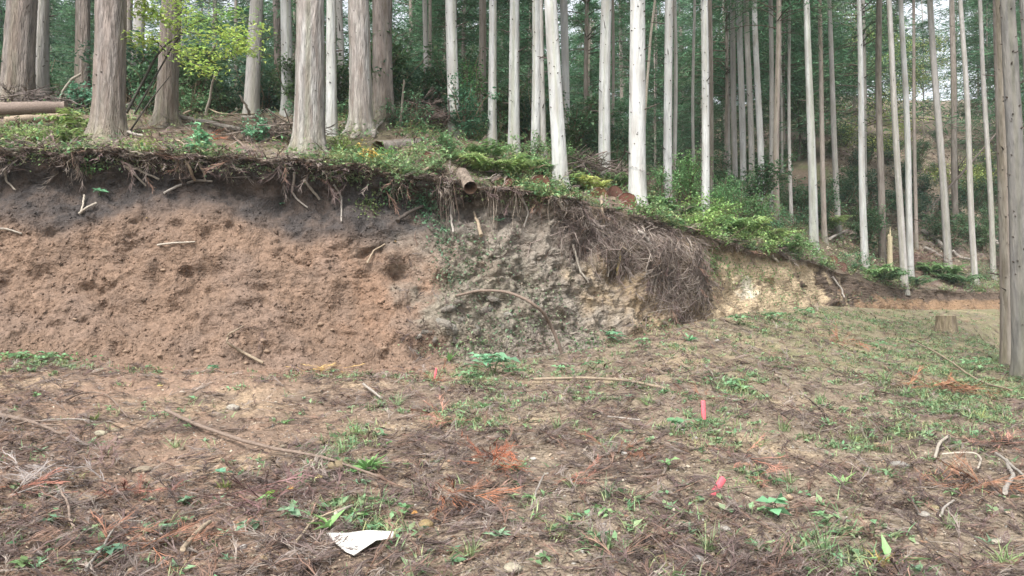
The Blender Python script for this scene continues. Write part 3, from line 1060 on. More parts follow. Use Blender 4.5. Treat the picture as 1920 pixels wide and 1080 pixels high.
def at_px(px, py, lift=0.0):
    p, n, w = hit(px, py)
    return p + np.array([0, 0, lift])


LAND = [(500, 850, "long bent branch"), (1345, 912, "leaning pink stake"), (1319, 770, "upright pink stake"), (675, 1028, "torn white sheet"), (928, 885, "orange-red dead spray"), (1800, 862, "peeled white twig"), (1790, 735, "rust-orange heap"), (1686, 874, "flat grey stone"), (632, 880, "brown rock under the branch"), (797, 990, "tan rock"),
        (690, 880, "bright green rosette"), (1450, 965, "broad-leaved light green weed"), (85, 910, "grey matted sprays"), (200, 1030, "forked thin twig"), (370, 1020, "short straight light stick"), (1120, 722, "tan stick at the bank foot"), (925, 700, "big lush weed clump"), (285, 995, "star-shaped weed"), (437, 768, "pale stone above the branch"), (1668, 1055, "weed with the drooping leaf"),
        (1872, 1018, "whitish stone chip"), (962, 1070, "large pale flat stone"), (1310, 1052, "grey bottom stone"), (812, 798, "pinkish dead spray"), (1180, 852, "rusty middle spray"), (1710, 950, "dark curved twig"), (50, 800, "brown branch at the left edge"), (450, 655, "looping tan root"), (330, 460, "short whitish root on the bank"), (950, 560, "arching stem"), (1774, 610, "sawn stump"), (1575, 640, "reddish spray patch")]
USED = set()


def where_is(kind, px, py):
    """a label that places a small thing beside the nearest landmark"""
    for lx, ly, nm in sorted(LAND, key=lambda l: (l[0] - px) ** 2 + (1.6 * (l[1] - py)) ** 2):
        dx, dy = px - lx, 1.6 * (py - ly)
        side = ("right of" if dx > 0 else "left of") if abs(dx) > abs(dy) else ("in front of" if dy > 0 else "behind")
        for lab in (f"{kind} {side} the {nm}", f"second {kind} {side} the {nm}"):
            if lab not in USED:
                USED.add(lab)
                return lab
    return kind


# ------------------------------------------------------------------ dead sprays, gravel, grass: what nobody could count
rs = np.random.default_rng(5)


def ground_samples(k, dmin=3.6, dmax=30., power=0.0, amax=.78, amin=-.78):
    a = rs.uniform(amin, amax, k)
    u = rs.random(k)
    d = dmin * (dmax / dmin) ** u if power == 0 else dmin + (dmax - dmin) * u ** power
    ok = d < np.interp(a, A, D_B) - .1
    return a[ok], d[ok]


def ground_z(a, d):
    f = np.interp(a, A, np.arange(NC))
    i = np.minimum(f.astype(int), NC - 2)
    g = (f - i)
    DBc = D_B[i] * (1 - g) + D_B[i + 1] * g
    vv = np.clip(np.log(d / d0) / np.log(DBc / d0), 0, 1) * (NR - 1)
    j = np.minimum(vv.astype(int), NR - 2)
    h = vv - j
    Z = GROUND[..., 2]
    z = (Z[i, j] * (1 - g) + Z[i + 1, j] * g) * (1 - h) + (Z[i, j + 1] * (1 - g) + Z[i + 1, j + 1] * g) * h
    n = NG_[i, j]
    return np.stack([a * d, d, z], -1), n


LITTER_COLS = np.array([(.120, .090, .082), (.16, .132, .118), (.080, .060, .055), (.165, .105, .08), (.20, .168, .145), (.115, .080, .076)])


def litter_density(a, d):
    P = np.stack([a * d, d, 0 * d], -1)
    n = fbm(P, .55, 3) * .8 + fbm(P + 40, 1.3, 2) * .5
    px, py = pixel_of(P)
    bare = np.exp(-(((px - 420) / 260) ** 2 + ((py - 850) / 110) ** 2)) + .8 * np.exp(-(((px - 1500) / 320) ** 2 + ((py - 960) / 90) ** 2)) + .5 * np.exp(-(((px - 1000) / 150) ** 2 + ((py - 1010) / 60) ** 2))
    return (.25 + .75 * smooth(-.5, .5, n)) * (1 - .75 * np.clip(bare, 0, 1))


acc = Acc()
a_, d_ = ground_samples(31000, 3.6, 30)
keep = rs.random(len(a_)) < 1.15 * litter_density(a_, d_) * np.interp(d_, [4, 9, 20, 30], [1, 1, 1, .8])
a_, d_ = a_[keep], d_[keep]
P_, N_ = ground_z(a_, d_)
kf = len(a_)
which = rs.integers(0, len(FRONDS), kf)
size = rs.uniform(.09, .27, kf) * (1 + .025 * d_)
cols = LITTER_COLS[rs.integers(0, len(LITTER_COLS), kf)] * rs.uniform(.8, 1.3, kf)[:, None]
Nn = unit(N_ + rs.normal(0, .16, (kf, 3)))
Mt = basis(Nn, rs.uniform(0, 6.28, kf)) * size[:, None, None]
free = clear_of(P_)
for w_ in range(len(FRONDS)):
    m_ = (which == w_) & free & (d_ < 8.5)
    scatter(acc, FRONDS[w_], Mt[m_], P_[m_] + N_[m_] * .004, cols[m_])
    m_ = (which == w_) & free & (d_ >= 8.5)
    scatter(acc, LITE[w_], Mt[m_], P_[m_] + N_[m_] * .006, cols[m_])
# darker, older mats of it pressed into the ground
a_, d_ = ground_samples(9500, 3.6, 24)
keep = rs.random(len(a_)) < litter_density(a_, d_)
a_, d_ = a_[keep], d_[keep]
P_, N_ = ground_z(a_, d_)
kf = len(a_)
Mt = basis(unit(N_ + rs.normal(0, .10, (kf, 3))), rs.uniform(0, 6.28, kf)) * (rs.uniform(.12, .30, kf) * (1 + .02 * d_))[:, None, None]
cols = np.array([(.070, .050, .046), (.095, .070, .062), (.12, .078, .062), (.06, .046, .042)])[rs.integers(0, 4, kf)] * rs.uniform(.8, 1.25, kf)[:, None]
which = rs.integers(0, 8, kf)
which[~clear_of(P_)] = -1
for w_ in range(8):
    m_ = which == w_
    scatter(acc, LITE[w_], Mt[m_], P_[m_] + N_[m_] * .003, cols[m_])
link("frond_litter", acc.mesh("frond_litter"), M_LITTER, kind="stuff", label="dead brown cedar sprays strewn over the trodden ground", category="litter")

# dead sprays on the forest floor and tumbling over the lip
acc = Acc()
k = 7000
a_ = rs.uniform(-.8, .8, k)
back_ = rs.random(k) ** 2.0 * 11
Dc_ = np.interp(a_, A, D_C)
dd = Dc_ + back_
keep = (rs.random(k) < np.interp(back_, [0, 1.5, 11], [1, .8, .5]))
a_, dd, back_ = a_[keep], dd[keep], back_[keep]
f = np.interp(a_, A, np.arange(NC)).astype(int)
zz = np.array([np.interp(dd[q], HILL[f[q], :, 1], HILL[f[q], :, 2]) for q in range(len(f))])
P_ = np.stack([a_ * dd, dd, zz + .015], -1)
kf = len(a_)
size = rs.uniform(.2, .5, kf)
cols = LITTER_COLS[rs.integers(0, len(LITTER_COLS), kf)] * rs.uniform(.7, 1.35, kf)[:, None]
Nn = unit(np.array([0, -.3, 1.0]) + rs.normal(0, .3, (kf, 3)))
Mt = basis(Nn, rs.uniform(0, 6.28, kf)) * size[:, None, None]
which = rs.integers(0, len(FRONDS), kf)
which[~clear_of(P_)] = -1
for w_ in range(len(FRONDS)):
    m_ = which == w_
    scatter(acc, LITE[w_], Mt[m_], P_[m_], cols[m_])
link("forest_litter", acc.mesh("forest_litter"), M_LITTER, kind="stuff", label="dead cedar sprays covering the forest floor above the bank", category="litter")

# dead leaves and sprays on the far slope
acc = Acc()
kf = 1000
a_ = rs.uniform(.42, .72, kf)
dd = np.interp(a_, A, D_C) + rs.uniform(3, 34, kf)
f = np.interp(a_, A, np.arange(NC)).astype(int)
zz = np.array([np.interp(dd[q], HILL[f[q], :, 1], HILL[f[q], :, 2]) for q in range(len(f))])
P_ = np.stack([a_ * dd, dd, zz + .03], -1)
Mt = basis(unit(np.array([0, -.3, 1.0]) + rs.normal(0, .3, (kf, 3))), rs.uniform(0, 6.28, kf)) * rs.uniform(.4, 1.1, kf)[:, None, None]
scatter(acc, LITE[3], Mt, P_, LITTER_COLS[rs.integers(0, 6, kf)] * rs.uniform(.8, 1.7, kf)[:, None])
k2 = 6000
a_ = rs.uniform(.42, .72, k2)
dd = np.interp(a_, A, D_C) + rs.uniform(3, 36, k2)
f = np.interp(a_, A, np.arange(NC)).astype(int)
zz = np.array([np.interp(dd[q], HILL[f[q], :, 1], HILL[f[q], :, 2]) for q in range(len(f))])
put_leaves(acc, np.stack([a_ * dd, dd, zz + .04], -1), rs.uniform(0, 6.28, k2), rs.normal(0, .4, k2), rs.uniform(.1, .24, k2), rs.uniform(.06, .14, k2), np.array([(.30, .24, .17), (.20, .15, .11), (.36, .30, .22)])[rs.integers(0, 3, k2)] * rs.uniform(.6, 1.2, k2)[:, None], rs.normal(0, .4, k2))
link("slope_litter", acc.mesh("slope_litter"), M_LITTER, kind="stuff", label="dead leaves and sprays covering the slope beyond the road bend", category="litter")

# gravel and clods
def rock_template(seed, sub=1):
    r = np.random.default_rng(seed)
    p = (1 + 5 ** .5) / 2
    V = unit(np.array([(-1, p, 0), (1, p, 0), (-1, -p, 0), (1, -p, 0), (0, -1, p), (0, 1, p), (0, -1, -p), (0, 1, -p), (p, 0, -1), (p, 0, 1), (-p, 0, -1), (-p, 0, 1)], float))
    F = np.array([(0, 11, 5), (0, 5, 1), (0, 1, 7), (0, 7, 10), (0, 10, 11), (1, 5, 9), (5, 11, 4), (11, 10, 2), (10, 7, 6), (7, 1, 8), (3, 9, 4), (3, 4, 2), (3, 2, 6), (3, 6, 8), (3, 8, 9), (4, 9, 5), (2, 4, 11), (6, 2, 10), (8, 6, 7), (9, 8, 1)])
    for _ in range(sub - 1):
        V = list(map(tuple, V))
        mid = {}
        G = []

        def m(i, j):
            key = (min(i, j), max(i, j))
            if key not in mid:
                mid[key] = len(V)
                V.append(tuple(unit(np.array(V[i]) + np.array(V[j]))))
            return mid[key]
        for a, b, c in F:
            x, y, z = m(a, b), m(b, c), m(c, a)
            G += [(a, x, z), (b, y, x), (c, z, y), (x, y, z)]
        V, F = np.array(V), np.array(G)
    V = V * (1 + .32 * perlin(V * 1.3 + seed)[:, None] + .10 * perlin(V * 3.1 + seed)[:, None])
    V = V * np.array([1, r.uniform(.6, .95), r.uniform(.4, .7)])
    return V, F, np.ones((len(V), 3))


ROCKS = [rock_template(400 + i) for i in range(6)]


def chip_template(seed):
    r = np.random.default_rng(seed)
    V = np.array([(1, 0, 0), (0, 1, 0), (-1, 0, 0), (0, -1, 0), (0, 0, 1), (0, 0, -1)], float) * r.uniform(.55, 1.2, (6, 1)) * (1, .8, .5) + r.normal(0, .15, (6, 3))
    return V, np.array([(0, 1, 4), (1, 2, 4), (2, 3, 4), (3, 0, 4), (1, 0, 5), (2, 1, 5), (3, 2, 5), (0, 3, 5)]), np.ones((6, 3))


CHIPS = [chip_template(450 + i) for i in range(8)]
acc = Acc()
a_, d_ = ground_samples(23000, 3.6, 20)
P_, N_ = ground_z(a_, d_)
kf = len(a_)
size = np.abs(rs.normal(0, .0105, kf)) + .005
f = np.interp(a_, A, np.arange(NC)).astype(int)
soil = np.array([.225, .175, .128])[None] + 0 * P_
cols = soil * rs.uniform(.4, 1.5, kf)[:, None]
cols = np.where((rs.random(kf) < .10)[:, None], np.array([.30, .28, .25])[None] * rs.uniform(.6, 1.3, kf)[:, None], cols)
Mt = basis(unit(N_ + rs.normal(0, .35, (kf, 3))), rs.uniform(0, 6.28, kf)) * size[:, None, None]
which = rs.integers(0, 8, kf)
for w_ in range(8):
    m_ = which == w_
    scatter(acc, CHIPS[w_], Mt[m_], P_[m_], cols[m_])
link("gravel", acc.mesh("gravel"), M_STONE, kind="stuff", label="small stones and clods pressed into the trodden ground", category="gravel")
# scraps of bark, dead leaf and broken twig
acc = Acc()
a_, d_ = ground_samples(9000, 3.6, 22)
P_, N_ = ground_z(a_, d_)
kf = len(a_)
put_leaves(acc, P_ + (0, 0, .008), rs.uniform(0, 6.28, kf), rs.normal(0, .25, kf), rs.uniform(.02, .07, kf), rs.uniform(.008, .03, kf), np.array([(.20, .14, .10), (.13, .10, .085), (.28, .21, .14), (.22, .13, .08), (.33, .28, .21)])[rs.integers(0, 5, kf)] * rs.uniform(.7, 1.2, kf)[:, None], rs.normal(0, .6, kf))
a_, d_ = ground_samples(3600, 3.6, 22)
P_, N_ = ground_z(a_, d_)
kf = len(a_)
th = rs.uniform(0, 6.28, kf)
L_ = rs.uniform(.04, .22, kf)
dv = np.stack([np.cos(th), np.sin(th), rs.normal(0, .08, kf)], -1) * L_[:, None]
PP_ = np.stack([P_ - dv * .5, P_ + rs.normal(0, .008, (kf, 3)), P_ + dv * .5], 1) + (0, 0, .012)
acc.add(*strands(PP_, np.array([[1, .9, .6]]) * rs.uniform(.0015, .004, kf)[:, None], 3, np.array([(.17, .13, .105), (.27, .23, .19), (.12, .09, .075)])[rs.integers(0, 3, kf)] * rs.uniform(.8, 1.2, kf)[:, None]))
link("ground_debris", acc.mesh("ground_debris"), M_LITTER, kind="stuff", label="scraps of bark, leaf and twig strewn on the clearing", category="debris")

# clods lying on the cut face and at its foot
acc = Acc()
kf = 11000
ci = rs.integers(0, NC, kf)
tj = np.minimum((rs.random(kf) ** 1.3 * NB * .85).astype(int), NB - 1)
P_, N_ = BANK[ci, tj], NB_[ci, tj]
size = np.abs(rs.normal(0, .02, kf)) + .007
cols = Cb[ci, tj] * rs.uniform(.75, 1.25, kf)[:, None]
Mt = basis(unit(N_ + rs.normal(0, .3, (kf, 3))), rs.uniform(0, 6.28, kf)) * size[:, None, None]
which = rs.integers(0, 8, kf)
for w_ in range(8):
    m_ = which == w_
    scatter(acc, CHIPS[w_], Mt[m_], P_[m_], cols[m_])
link("bank_clods", acc.mesh("bank_clods"), M_SOIL, kind="stuff", label="clods of loose earth stuck to the cut bank", category="clods")


# grass and seedlings: thicker where the photograph is green
GREEN_SPOTS = [(90, 680, 110, 14, 1.0), (250, 695, 60, 8, .5), (640, 705, 120, 10, .5), (920, 690, 70, 25, 1.0), (870, 715, 60, 12, .8), (1080, 690, 60, 16, .6), (1160, 640, 40, 18, .8), (1300, 640, 60, 20, 1.0),
               (1450, 610, 90, 22, 1.0), (1600, 600, 120, 14, .9), (1700, 640, 120, 40, .9), (1560, 600, 160, 20, .6), (1800, 700, 110, 50, 1.2), (1850, 660, 70, 30, 1.0), (1690, 740, 90, 40, .7), (1850, 760, 80, 40, .6), (1380, 730, 70, 25, .8), (1250, 720, 80, 20, .5),
               (1300, 800, 60, 20, .8), (1400, 830, 60, 20, .5), (1440, 890, 50, 20, .4), (750, 755, 40, 18, .6), (880, 790, 60, 40, .5), (650, 850, 50, 35, .6), (1140, 1000, 60, 30, .35), (1560, 1030, 70, 35, .5), (640, 960, 70, 40, .35),
               (1680, 830, 120, 40, .35), (1780, 780, 80, 30, .5), (1100, 740, 160, 20, .4), (1500, 680, 200, 30, .35)]


def green(px, py):
    s_ = 0
    for cx, cy, rx, ry, w in GREEN_SPOTS:
        s_ = s_ + w * np.exp(-(((px - cx) / rx) ** 2 + ((py - cy) / ry) ** 2))
    return s_


a_, d_ = ground_samples(130000, 3.8, 33)
P_, N_ = ground_z(a_, d_)
px, py = pixel_of(P_)
g_ = np.clip(green(px, py), 0, 1.3) + .02
g_ = g_ * smooth(-.35, .3, fbm(P_, 1.6, 2))
keep = rs.random(len(a_)) < g_ * .6
P_, d_, pk = P_[keep], d_[keep], px[keep]
kf = len(P_)
acc = Acc()
nb = 5
T = np.repeat(P_, nb, 0) + rs.normal(0, .035, (kf * nb, 3)) * (1, 1, 0)
colg = np.repeat(vary(rs, (.21, .275, .115), kf, .35, .35), nb, 0)
put_leaves(acc, T, rs.uniform(0, 6.28, kf * nb), rs.uniform(.2, 1.3, kf * nb), rs.uniform(.05, .15, kf * nb), np.repeat(rs.uniform(.005, .010, kf), nb) * (1 + .03 * np.repeat(d_, nb)), colg, rs.normal(0, .3, kf * nb), blade=True)
link("grass", acc.mesh("grass"), M_LEAF, kind="stuff", label="sparse short grass sprouting on the trodden ground", category="grass")
sel = rs.random(kf) < .45
T = np.repeat(P_[sel], 4, 0) + rs.normal(0, .03, (sel.sum() * 4, 3)) * (1, 1, 0) + (0, 0, .02)
acc = Acc()
kk = len(T)
put_leaves(acc, T, rs.uniform(0, 6.28, kk), rs.uniform(-.1, .8, kk), rs.uniform(.03, .10, kk), rs.uniform(.02, .05, kk), vary(rs, (.17, .29, .13), kk, .3, .3), rs.normal(0, .3, kk))
link("seedlings", acc.mesh("seedlings"), M_LEAF, kind="stuff", label="tiny green seedlings among the grass of the clearing", category="ground cover")

# low green cover on the bank top
a_ = rs.uniform(-.72, .72, 26000)
back_ = rs.random(26000) ** 2.0 * 12
dd = np.interp(a_, A, D_C) + back_
nn = fbm(np.stack([a_ * dd, dd, 0 * dd], -1), .6, 3)
pxh = 960 + a_ * FPX
dens = np.interp(pxh, [0, 300, 500, 700, 900, 1200, 1350, 1500, 1600, 1900], [.24, .2, .22, .7, 1, 1, 1.2, 1.2, .7, .6])
keep = rs.random(26000) < dens * smooth(-.3, .4, nn)
a_, dd = a_[keep], dd[keep]
f = np.interp(a_, A, np.arange(NC)).astype(int)
zz = np.array([np.interp(dd[q], HILL[f[q], :, 1], HILL[f[q], :, 2]) for q in range(len(f))])
P_ = np.stack([a_ * dd, dd, zz], -1)
kf = len(P_)
nl = 6
T = np.repeat(P_, nl, 0) + np.abs(rs.normal(0, 1, (kf * nl, 3))) * (0, 0, .12) + rs.normal(0, .09, (kf * nl, 3)) * (1, 1, 0)
acc = Acc()
kk = len(T)
tone = np.repeat(vary(rs, (.175, .27, .10), kf, .4, .45), nl, 0)
put_leaves(acc, T, rs.uniform(0, 6.28, kk), rs.normal(0, .5, kk), rs.uniform(.05, .14, kk), rs.uniform(.025, .06, kk), tone * rs.uniform(.75, 1.25, kk)[:, None], rs.normal(0, .4, kk))
link("ground_cover", acc.mesh("ground_cover"), M_LEAF, kind="stuff", label="low leafy growth covering the forest floor on the bank top", category="ground cover")

# ------------------------------------------------------------------ fine roots and fibres hanging from the lip
acc = Acc()
kf = 3000
pxs = rs.uniform(-80, 1560, kf)
a_ = (pxs - 960) / FPX
ci = np.clip(np.interp(a_, A, np.arange(NC)).astype(int), 0, NC - 1)
tl = NB - 1
nseg = 6
clump = smooth(-.15, .6, fbm(np.stack([pxs * .022, 0 * pxs, 0 * pxs], -1), 1.0, 3))
ln = rs.uniform(.05, .55, kf) ** 1.3 * (.1 + 1.6 * clump) * np.interp(pxs, [0, 700, 840, 1050, 1150, 1300, 1560], [.75, .8, 2.1, 2.0, 1.2, 1.1, .6])
start = HILL[ci, np.minimum((rs.random(kf) ** 2 * 8).astype(int), 7)]
lipP = BANK[ci, tl] + np.array([0, -.06, .02]) * rs.uniform(.3, 2.2, kf)[:, None]
lipP[:, 0] += rs.normal(0, .05, kf)
s_ = np.linspace(0, 1, nseg)
hang = np.zeros((kf, nseg, 3))
hang[:, 0] = start + (0, 0, .02)
for j in range(1, nseg):
    u = (j - 1) / (nseg - 2)
    hang[:, j] = lipP
    hang[:, j, 2] -= ln * u ** 1.2
    hang[:, j, 1] += .10 * u * rs.uniform(-.4, 1.2, kf)
    hang[:, j, :2] += rs.normal(0, .035, (kf, 2))
okh = clear_of(lipP) & clear_of(start)
hang, ln, kf = hang[okh], ln[okh], int(okh.sum())
hang[:, :, 0] += np.cumsum(rs.normal(0, .02, (kf, nseg)), axis=1)
cols = np.array([(.155, .12, .10), (.10, .078, .066), (.24, .20, .165), (.34, .29, .235), (.19, .135, .105)])[rs.integers(0, 5, kf)] * rs.uniform(.7, 1.25, kf)[:, None]
rad = np.linspace(1, .35, nseg)[None] * rs.uniform(.003, .009, kf)[:, None]
acc.add(*strands(hang, rad, 3, cols))
link("hanging_roots", acc.mesh("hanging_roots"), M_ROOT, kind="stuff", label="fine brown roots and fibres hanging from the bank's lip", category="roots")

# dead sprays caught on the lip and hanging down
acc = Acc()
kf = 620
pxs = rs.uniform(-80, 1330, kf)
ci = np.clip(np.interp((pxs - 960) / FPX, A, np.arange(NC)).astype(int), 0, NC - 1)
tj = (NB - 1 - rs.random(kf) ** 2.0 * NB * .085).astype(int)
P_ = BANK[ci, tj] + NB_[ci, tj] * .05
Nn = unit(np.array([0, -1.0, .45]) + rs.normal(0, .35, (kf, 3)))
ang = rs.normal(math.pi, 1.3, kf)
Mt = basis(Nn, ang) * rs.uniform(.2, .5, kf)[:, None, None]
cols = LITTER_COLS[rs.integers(0, len(LITTER_COLS), kf)] * rs.uniform(.6, 1.3, kf)[:, None]
which = rs.integers(0, len(FRONDS), kf)
which[rs.random(kf) > .05 + smooth(-.1, .6, fbm(np.stack([pxs * .022, 0 * pxs, 0 * pxs], -1), 1.0, 3))] = -1
which[~clear_of(P_)] = -1
for w_ in range(len(FRONDS)):
    m_ = which == w_
    scatter(acc, FRONDS[w_], Mt[m_], P_[m_], cols[m_])
link("lip_litter", acc.mesh("lip_litter"), M_LITTER, kind="stuff", label="dead cedar sprays caught on the bank's ragged lip", category="litter")

# the slipped root mat: a thick pelt of fibres flowing down over the face
poly = np.array([(1028, 378), (1100, 382), (1200, 405), (1290, 452), (1322, 540), (1318, 600), (1278, 596), (1232, 565), (1195, 500), (1140, 470), (1060, 440)], float)


def inside(x, y):
    c = False
    n = len(poly)
    for i in range(n):
        x1, y1 = poly[i]
        x2, y2 = poly[(i + 1) % n]
        if (y1 > y) != (y2 > y) and x < (x2 - x1) * (y - y1) / (y2 - y1) + x1:
            c = not c
    return c


PP = []
while len(PP) < 1500:
    x, y = rs.uniform(1020, 1325), rs.uniform(372, 590)
    if rs.random() < np.interp(y, [470, 590], [0, .6]) or (x - 1020) / 305 + .5 * perlin(np.array([[x * .05, y * .05, 3.0]]))[0] < -.05:
        continue
    if not inside(x, y) or any((x - c_[0]) ** 2 + (y - c_[1]) ** 2 < (c_[2] + 4) ** 2 for c_ in CLEAR[4:8]):
        continue
    ln = rs.uniform(18, 75)
    dx = np.interp(x, [1030, 1200, 1300], [.1, .35, .25]) + rs.normal(0, .8)
    off = rs.uniform(.0, .22)
    pts = []
    for u in np.linspace(0, 1, 5):
        p, n, w = hit(x + dx * ln * u + rs.normal(0, 3.0), y + ln * u + rs.normal(0, 2))
        pts.append(p + n * (off * (.5 + .5 * math.sin(u * 2.6)) + .02) + rs.normal(0, .03, 3))
    pts = np.array(pts)
    if np.abs(np.diff(pts[:, 1])).max() > .8:
        continue
    PP.append(pts)
PP = np.array(PP)
kf = len(PP)
cols = np.array([(.21, .17, .15), (.12, .092, .08), (.28, .24, .205), (.17, .13, .115), (.38, .32, .27)])[rs.choice(5, kf, p=[.3, .15, .25, .2, .10])] * rs.uniform(.75, 1.2, kf)[:, None]
acc = Acc()
acc.add(*strands(PP, np.linspace(1, .4, 5)[None] * (rs.uniform(.002, .006, kf) + (rs.random(kf) < .10) * rs.uniform(.004, .014, kf))[:, None], 3, cols))
# clods of earth held in the mat
kk = 520
sel = rs.integers(0, len(PP), kk)
scatter(acc, CHIPS[3], basis(unit(rs.normal(0, 1, (kk, 3))), rs.uniform(0, 6.28, kk)) * rs.uniform(.015, .06, kk)[:, None, None], PP[sel, rs.integers(0, 5, kk)] + (0, .03, 0), np.array([.12, .09, .07])[None] * rs.uniform(.6, 1.4, (kk, 1)))
# sprays tangled into the mat
kk = 160
sel = rs.integers(0, len(PP), kk)
Nn = unit(np.array([0.1, -1.0, .5]) + rs.normal(0, .4, (kk, 3)))
scatter(acc, FRONDS[2], basis(Nn, rs.normal(math.pi, .8, kk)) * rs.uniform(.2, .45, kk)[:, None, None], PP[sel, 1], LITTER_COLS[rs.integers(0, 6, kk)] * rs.uniform(.7, 1.2, kk)[:, None])
link("root_mat", acc.mesh("root_mat"), M_ROOT, label="thick purplish brown mat of roots slipped down over the bank face", category="roots", kind="stuff")

# ------------------------------------------------------------------ fallen branches, logs, roots: one object each
def px_points(pts, lift, d_air=None):
    """points of the terrain under pixels; a point given as (px, py, d) hangs at the distance d"""
    out = []
    for p in pts:
        if len(p) == 3:
            out.append(unproj(p[0], p[1], p[2]))
        else:
            q, n, w = hit_near(*p)
            out.append(q + unit(n + np.array([0, 0, .6])) * lift)
    return np.array(out)


BRN, GRYW, PALEW, DARKW, TANW = np.array([.165, .125, .10]), np.array([.25, .225, .198]), np.array([.30, .265, .22]), np.array([.07, .058, .05]), np.array([.27, .215, .155])


def stick(name, pts, w0, w1, col, label, category="branch", group=None, lift=None, twigs=0, n=18, seed=1, rough=.06):
    r = np.random.default_rng(seed + 500 + int(pts[0][0]))
    P0 = px_points(pts, 0)
    d = P0[:, 1].mean()
    r0, r1 = .5 * w0 * d / FPX, .5 * w1 * d / FPX
    P = px_points(pts, r0 * 1.3 + (.04 if lift is None else lift))
    P = catmull(P, n)
    wob = np.cumsum(r.normal(0, min(r0 * .3, .012), (n, 3)) * (1, 1, .35), axis=0)
    P = P + wob - np.linspace(0, 1, n)[:, None] * wob[-1]
    rad = np.linspace(r0, r1, n) * (1 + r.normal(0, rough, n))
    s = 12 if w0 > 12 else 7
    a = Acc().add(*strands(P[None], rad[None], s, np.array(col) * r.uniform(.9, 1.1)))
    for e, k in ((0, 0), (n - 1, (n - 1) * s)):                # close both ends
        V = np.vstack([P[e], a.V[0][k:k + s]])
        F = np.array([(0, 1 + j, 1 + (j + 1) % s) for j in range(s)])
        a.add(V, F, np.array(col) * 1.25)
    for j in range(twigs):
        i = r.integers(2, n - 2)
        dr = unit(r.normal(0, 1, 3) * (1, .7, .25) + unit(P[i + 1] - P[i]) * .8) * r.uniform(.1, .32)
        q = np.stack([P[i], P[i] + dr * .5 + r.normal(0, .01, 3), P[i] + dr])
        q[:, 2] = np.maximum(q[:, 2], P[i, 2] - .02)
        a.add(*strands(q[None], np.array([[.45, .35, .15]]) * r0, 4, np.array(col) * .95))
    me = a.mesh(name, True)
    base = P[0].copy()
    me.transform(Matrix.Translation(Vector(-base)))
    return link(name, me, M_WOOD, None, label, category, group, loc=base)


FB = "branches lying on the clearing"
stick("fallen_branch", [(315, 780), (400, 822), (480, 848), (580, 868), (640, 885), (715, 910)], 9, 4, BRN, "long bent brown branch lying across the litter below the red cut bank", group=FB, twigs=2, n=30)
stick("fallen_branch", [(1000, 720), (1100, 719), (1180, 724), (1245, 738)], 6, 5, TANW * .9, "straight tan stick lying along the foot of the grey bank", group=FB)
stick("fallen_branch", [(-10, 788), (60, 803), (115, 828)], 10, 4, BRN, "brown branch entering from the picture's left edge with side twigs", group=FB, twigs=7)
stick("fallen_branch", [(60, 806), (90, 797), (150, 796), (175, 800)], 4, 2, GRYW, "thin grey twig beside the brown branch at the left edge", "twig", FB)
stick("fallen_branch", [(348, 1048), (395, 995)], 10, 9, TANW, "short straight light brown stick near the bottom left of the picture", "stick", FB, n=6, rough=.02)
stick("fallen_branch", [(165, 1085), (185, 1045), (215, 1003), (262, 982)], 6, 2, GRYW * .9, "forked thin grey twig standing up in the bottom left litter", "twig", FB, twigs=3)
stick("fallen_branch", [(105, 920), (125, 965), (138, 990), (137, 1005)], 5, 4, BRN * 1.2, "crooked brown twig below the grey frond clump on the left", "twig", FB, twigs=2)
stick("fallen_branch", [(557, 1032), (590, 992), (622, 972), (662, 962)], 5, 3, TANW, "curved tan stem arching left of the white sheet", "stem", FB)
stick("fallen_branch", [(630, 980), (645, 972), (662, 964)], 9, 5, PALEW * .95, "short pale splinter just above the white sheet", "splinter", FB, n=6)
stick("fallen_branch", [(1285, 950), (1350, 932), (1410, 922)], 4, 3, BRN, "thin brown twig under the fallen pink stake", "twig", FB)
stick("fallen_branch", [(1754, 868), (1764, 845), (1778, 828)], 5, 6, PALEW * 1.05, "upright peeled white stick beside the bent white twig", "stick", FB, n=8, rough=.02)
stick("fallen_branch", [(1766, 862), (1800, 859), (1828, 861), (1838, 872), (1836, 888)], 4, 4, PALEW, "bent peeled white twig lying on the right side of the clearing", "twig", FB, n=16, rough=.03)
stick("fallen_branch", [(1868, 862), (1895, 882), (1925, 906)], 6, 5, GRYW, "grey stick running out of the picture's right edge", "stick", FB)
stick("fallen_branch", [(1879, 938), (1886, 900), (1890, 876)], 9, 6, GRYW * .9, "short grey stick crossing the one at the right edge", "stick", FB)
stick("fallen_branch", [(1694, 930), (1712, 950), (1724, 975)], 5, 4, DARKW * 1.4, "dark curved twig among pebbles on the right", "twig", FB)
stick("fallen_branch", [(1762, 980), (1770, 962), (1790, 952)], 5, 4, GRYW, "small grey hooked twig right of the dark curved twig", "twig", FB)
stick("fallen_branch", [(1005, 942), (1015, 915), (1022, 900)], 4, 2, GRYW, "thin upright grey twig near the middle of the foreground", "twig", FB)
stick("fallen_branch", [(1700, 640), (1760, 668), (1830, 716), (1900, 740)], 4, 3, TANW * .85, "long thin pale stick along the grassy road edge", "stick", FB)
stick("fallen_branch", [(680, 728), (715, 755)], 5, 4, GRYW, "short grey stick on the spoil below the bank", "stick", FB, n=6)
stick("fallen_branch", [(1140, 790), (1200, 797)], 4, 3, GRYW, "thin straight grey stick in the middle of the clearing", "stick", FB, n=6)
stick("fallen_branch", [(120, 760), (160, 745), (205, 752), (240, 790)], 4, 2, BRN, "thin brown twig on the spoil at the far left", "twig", FB)

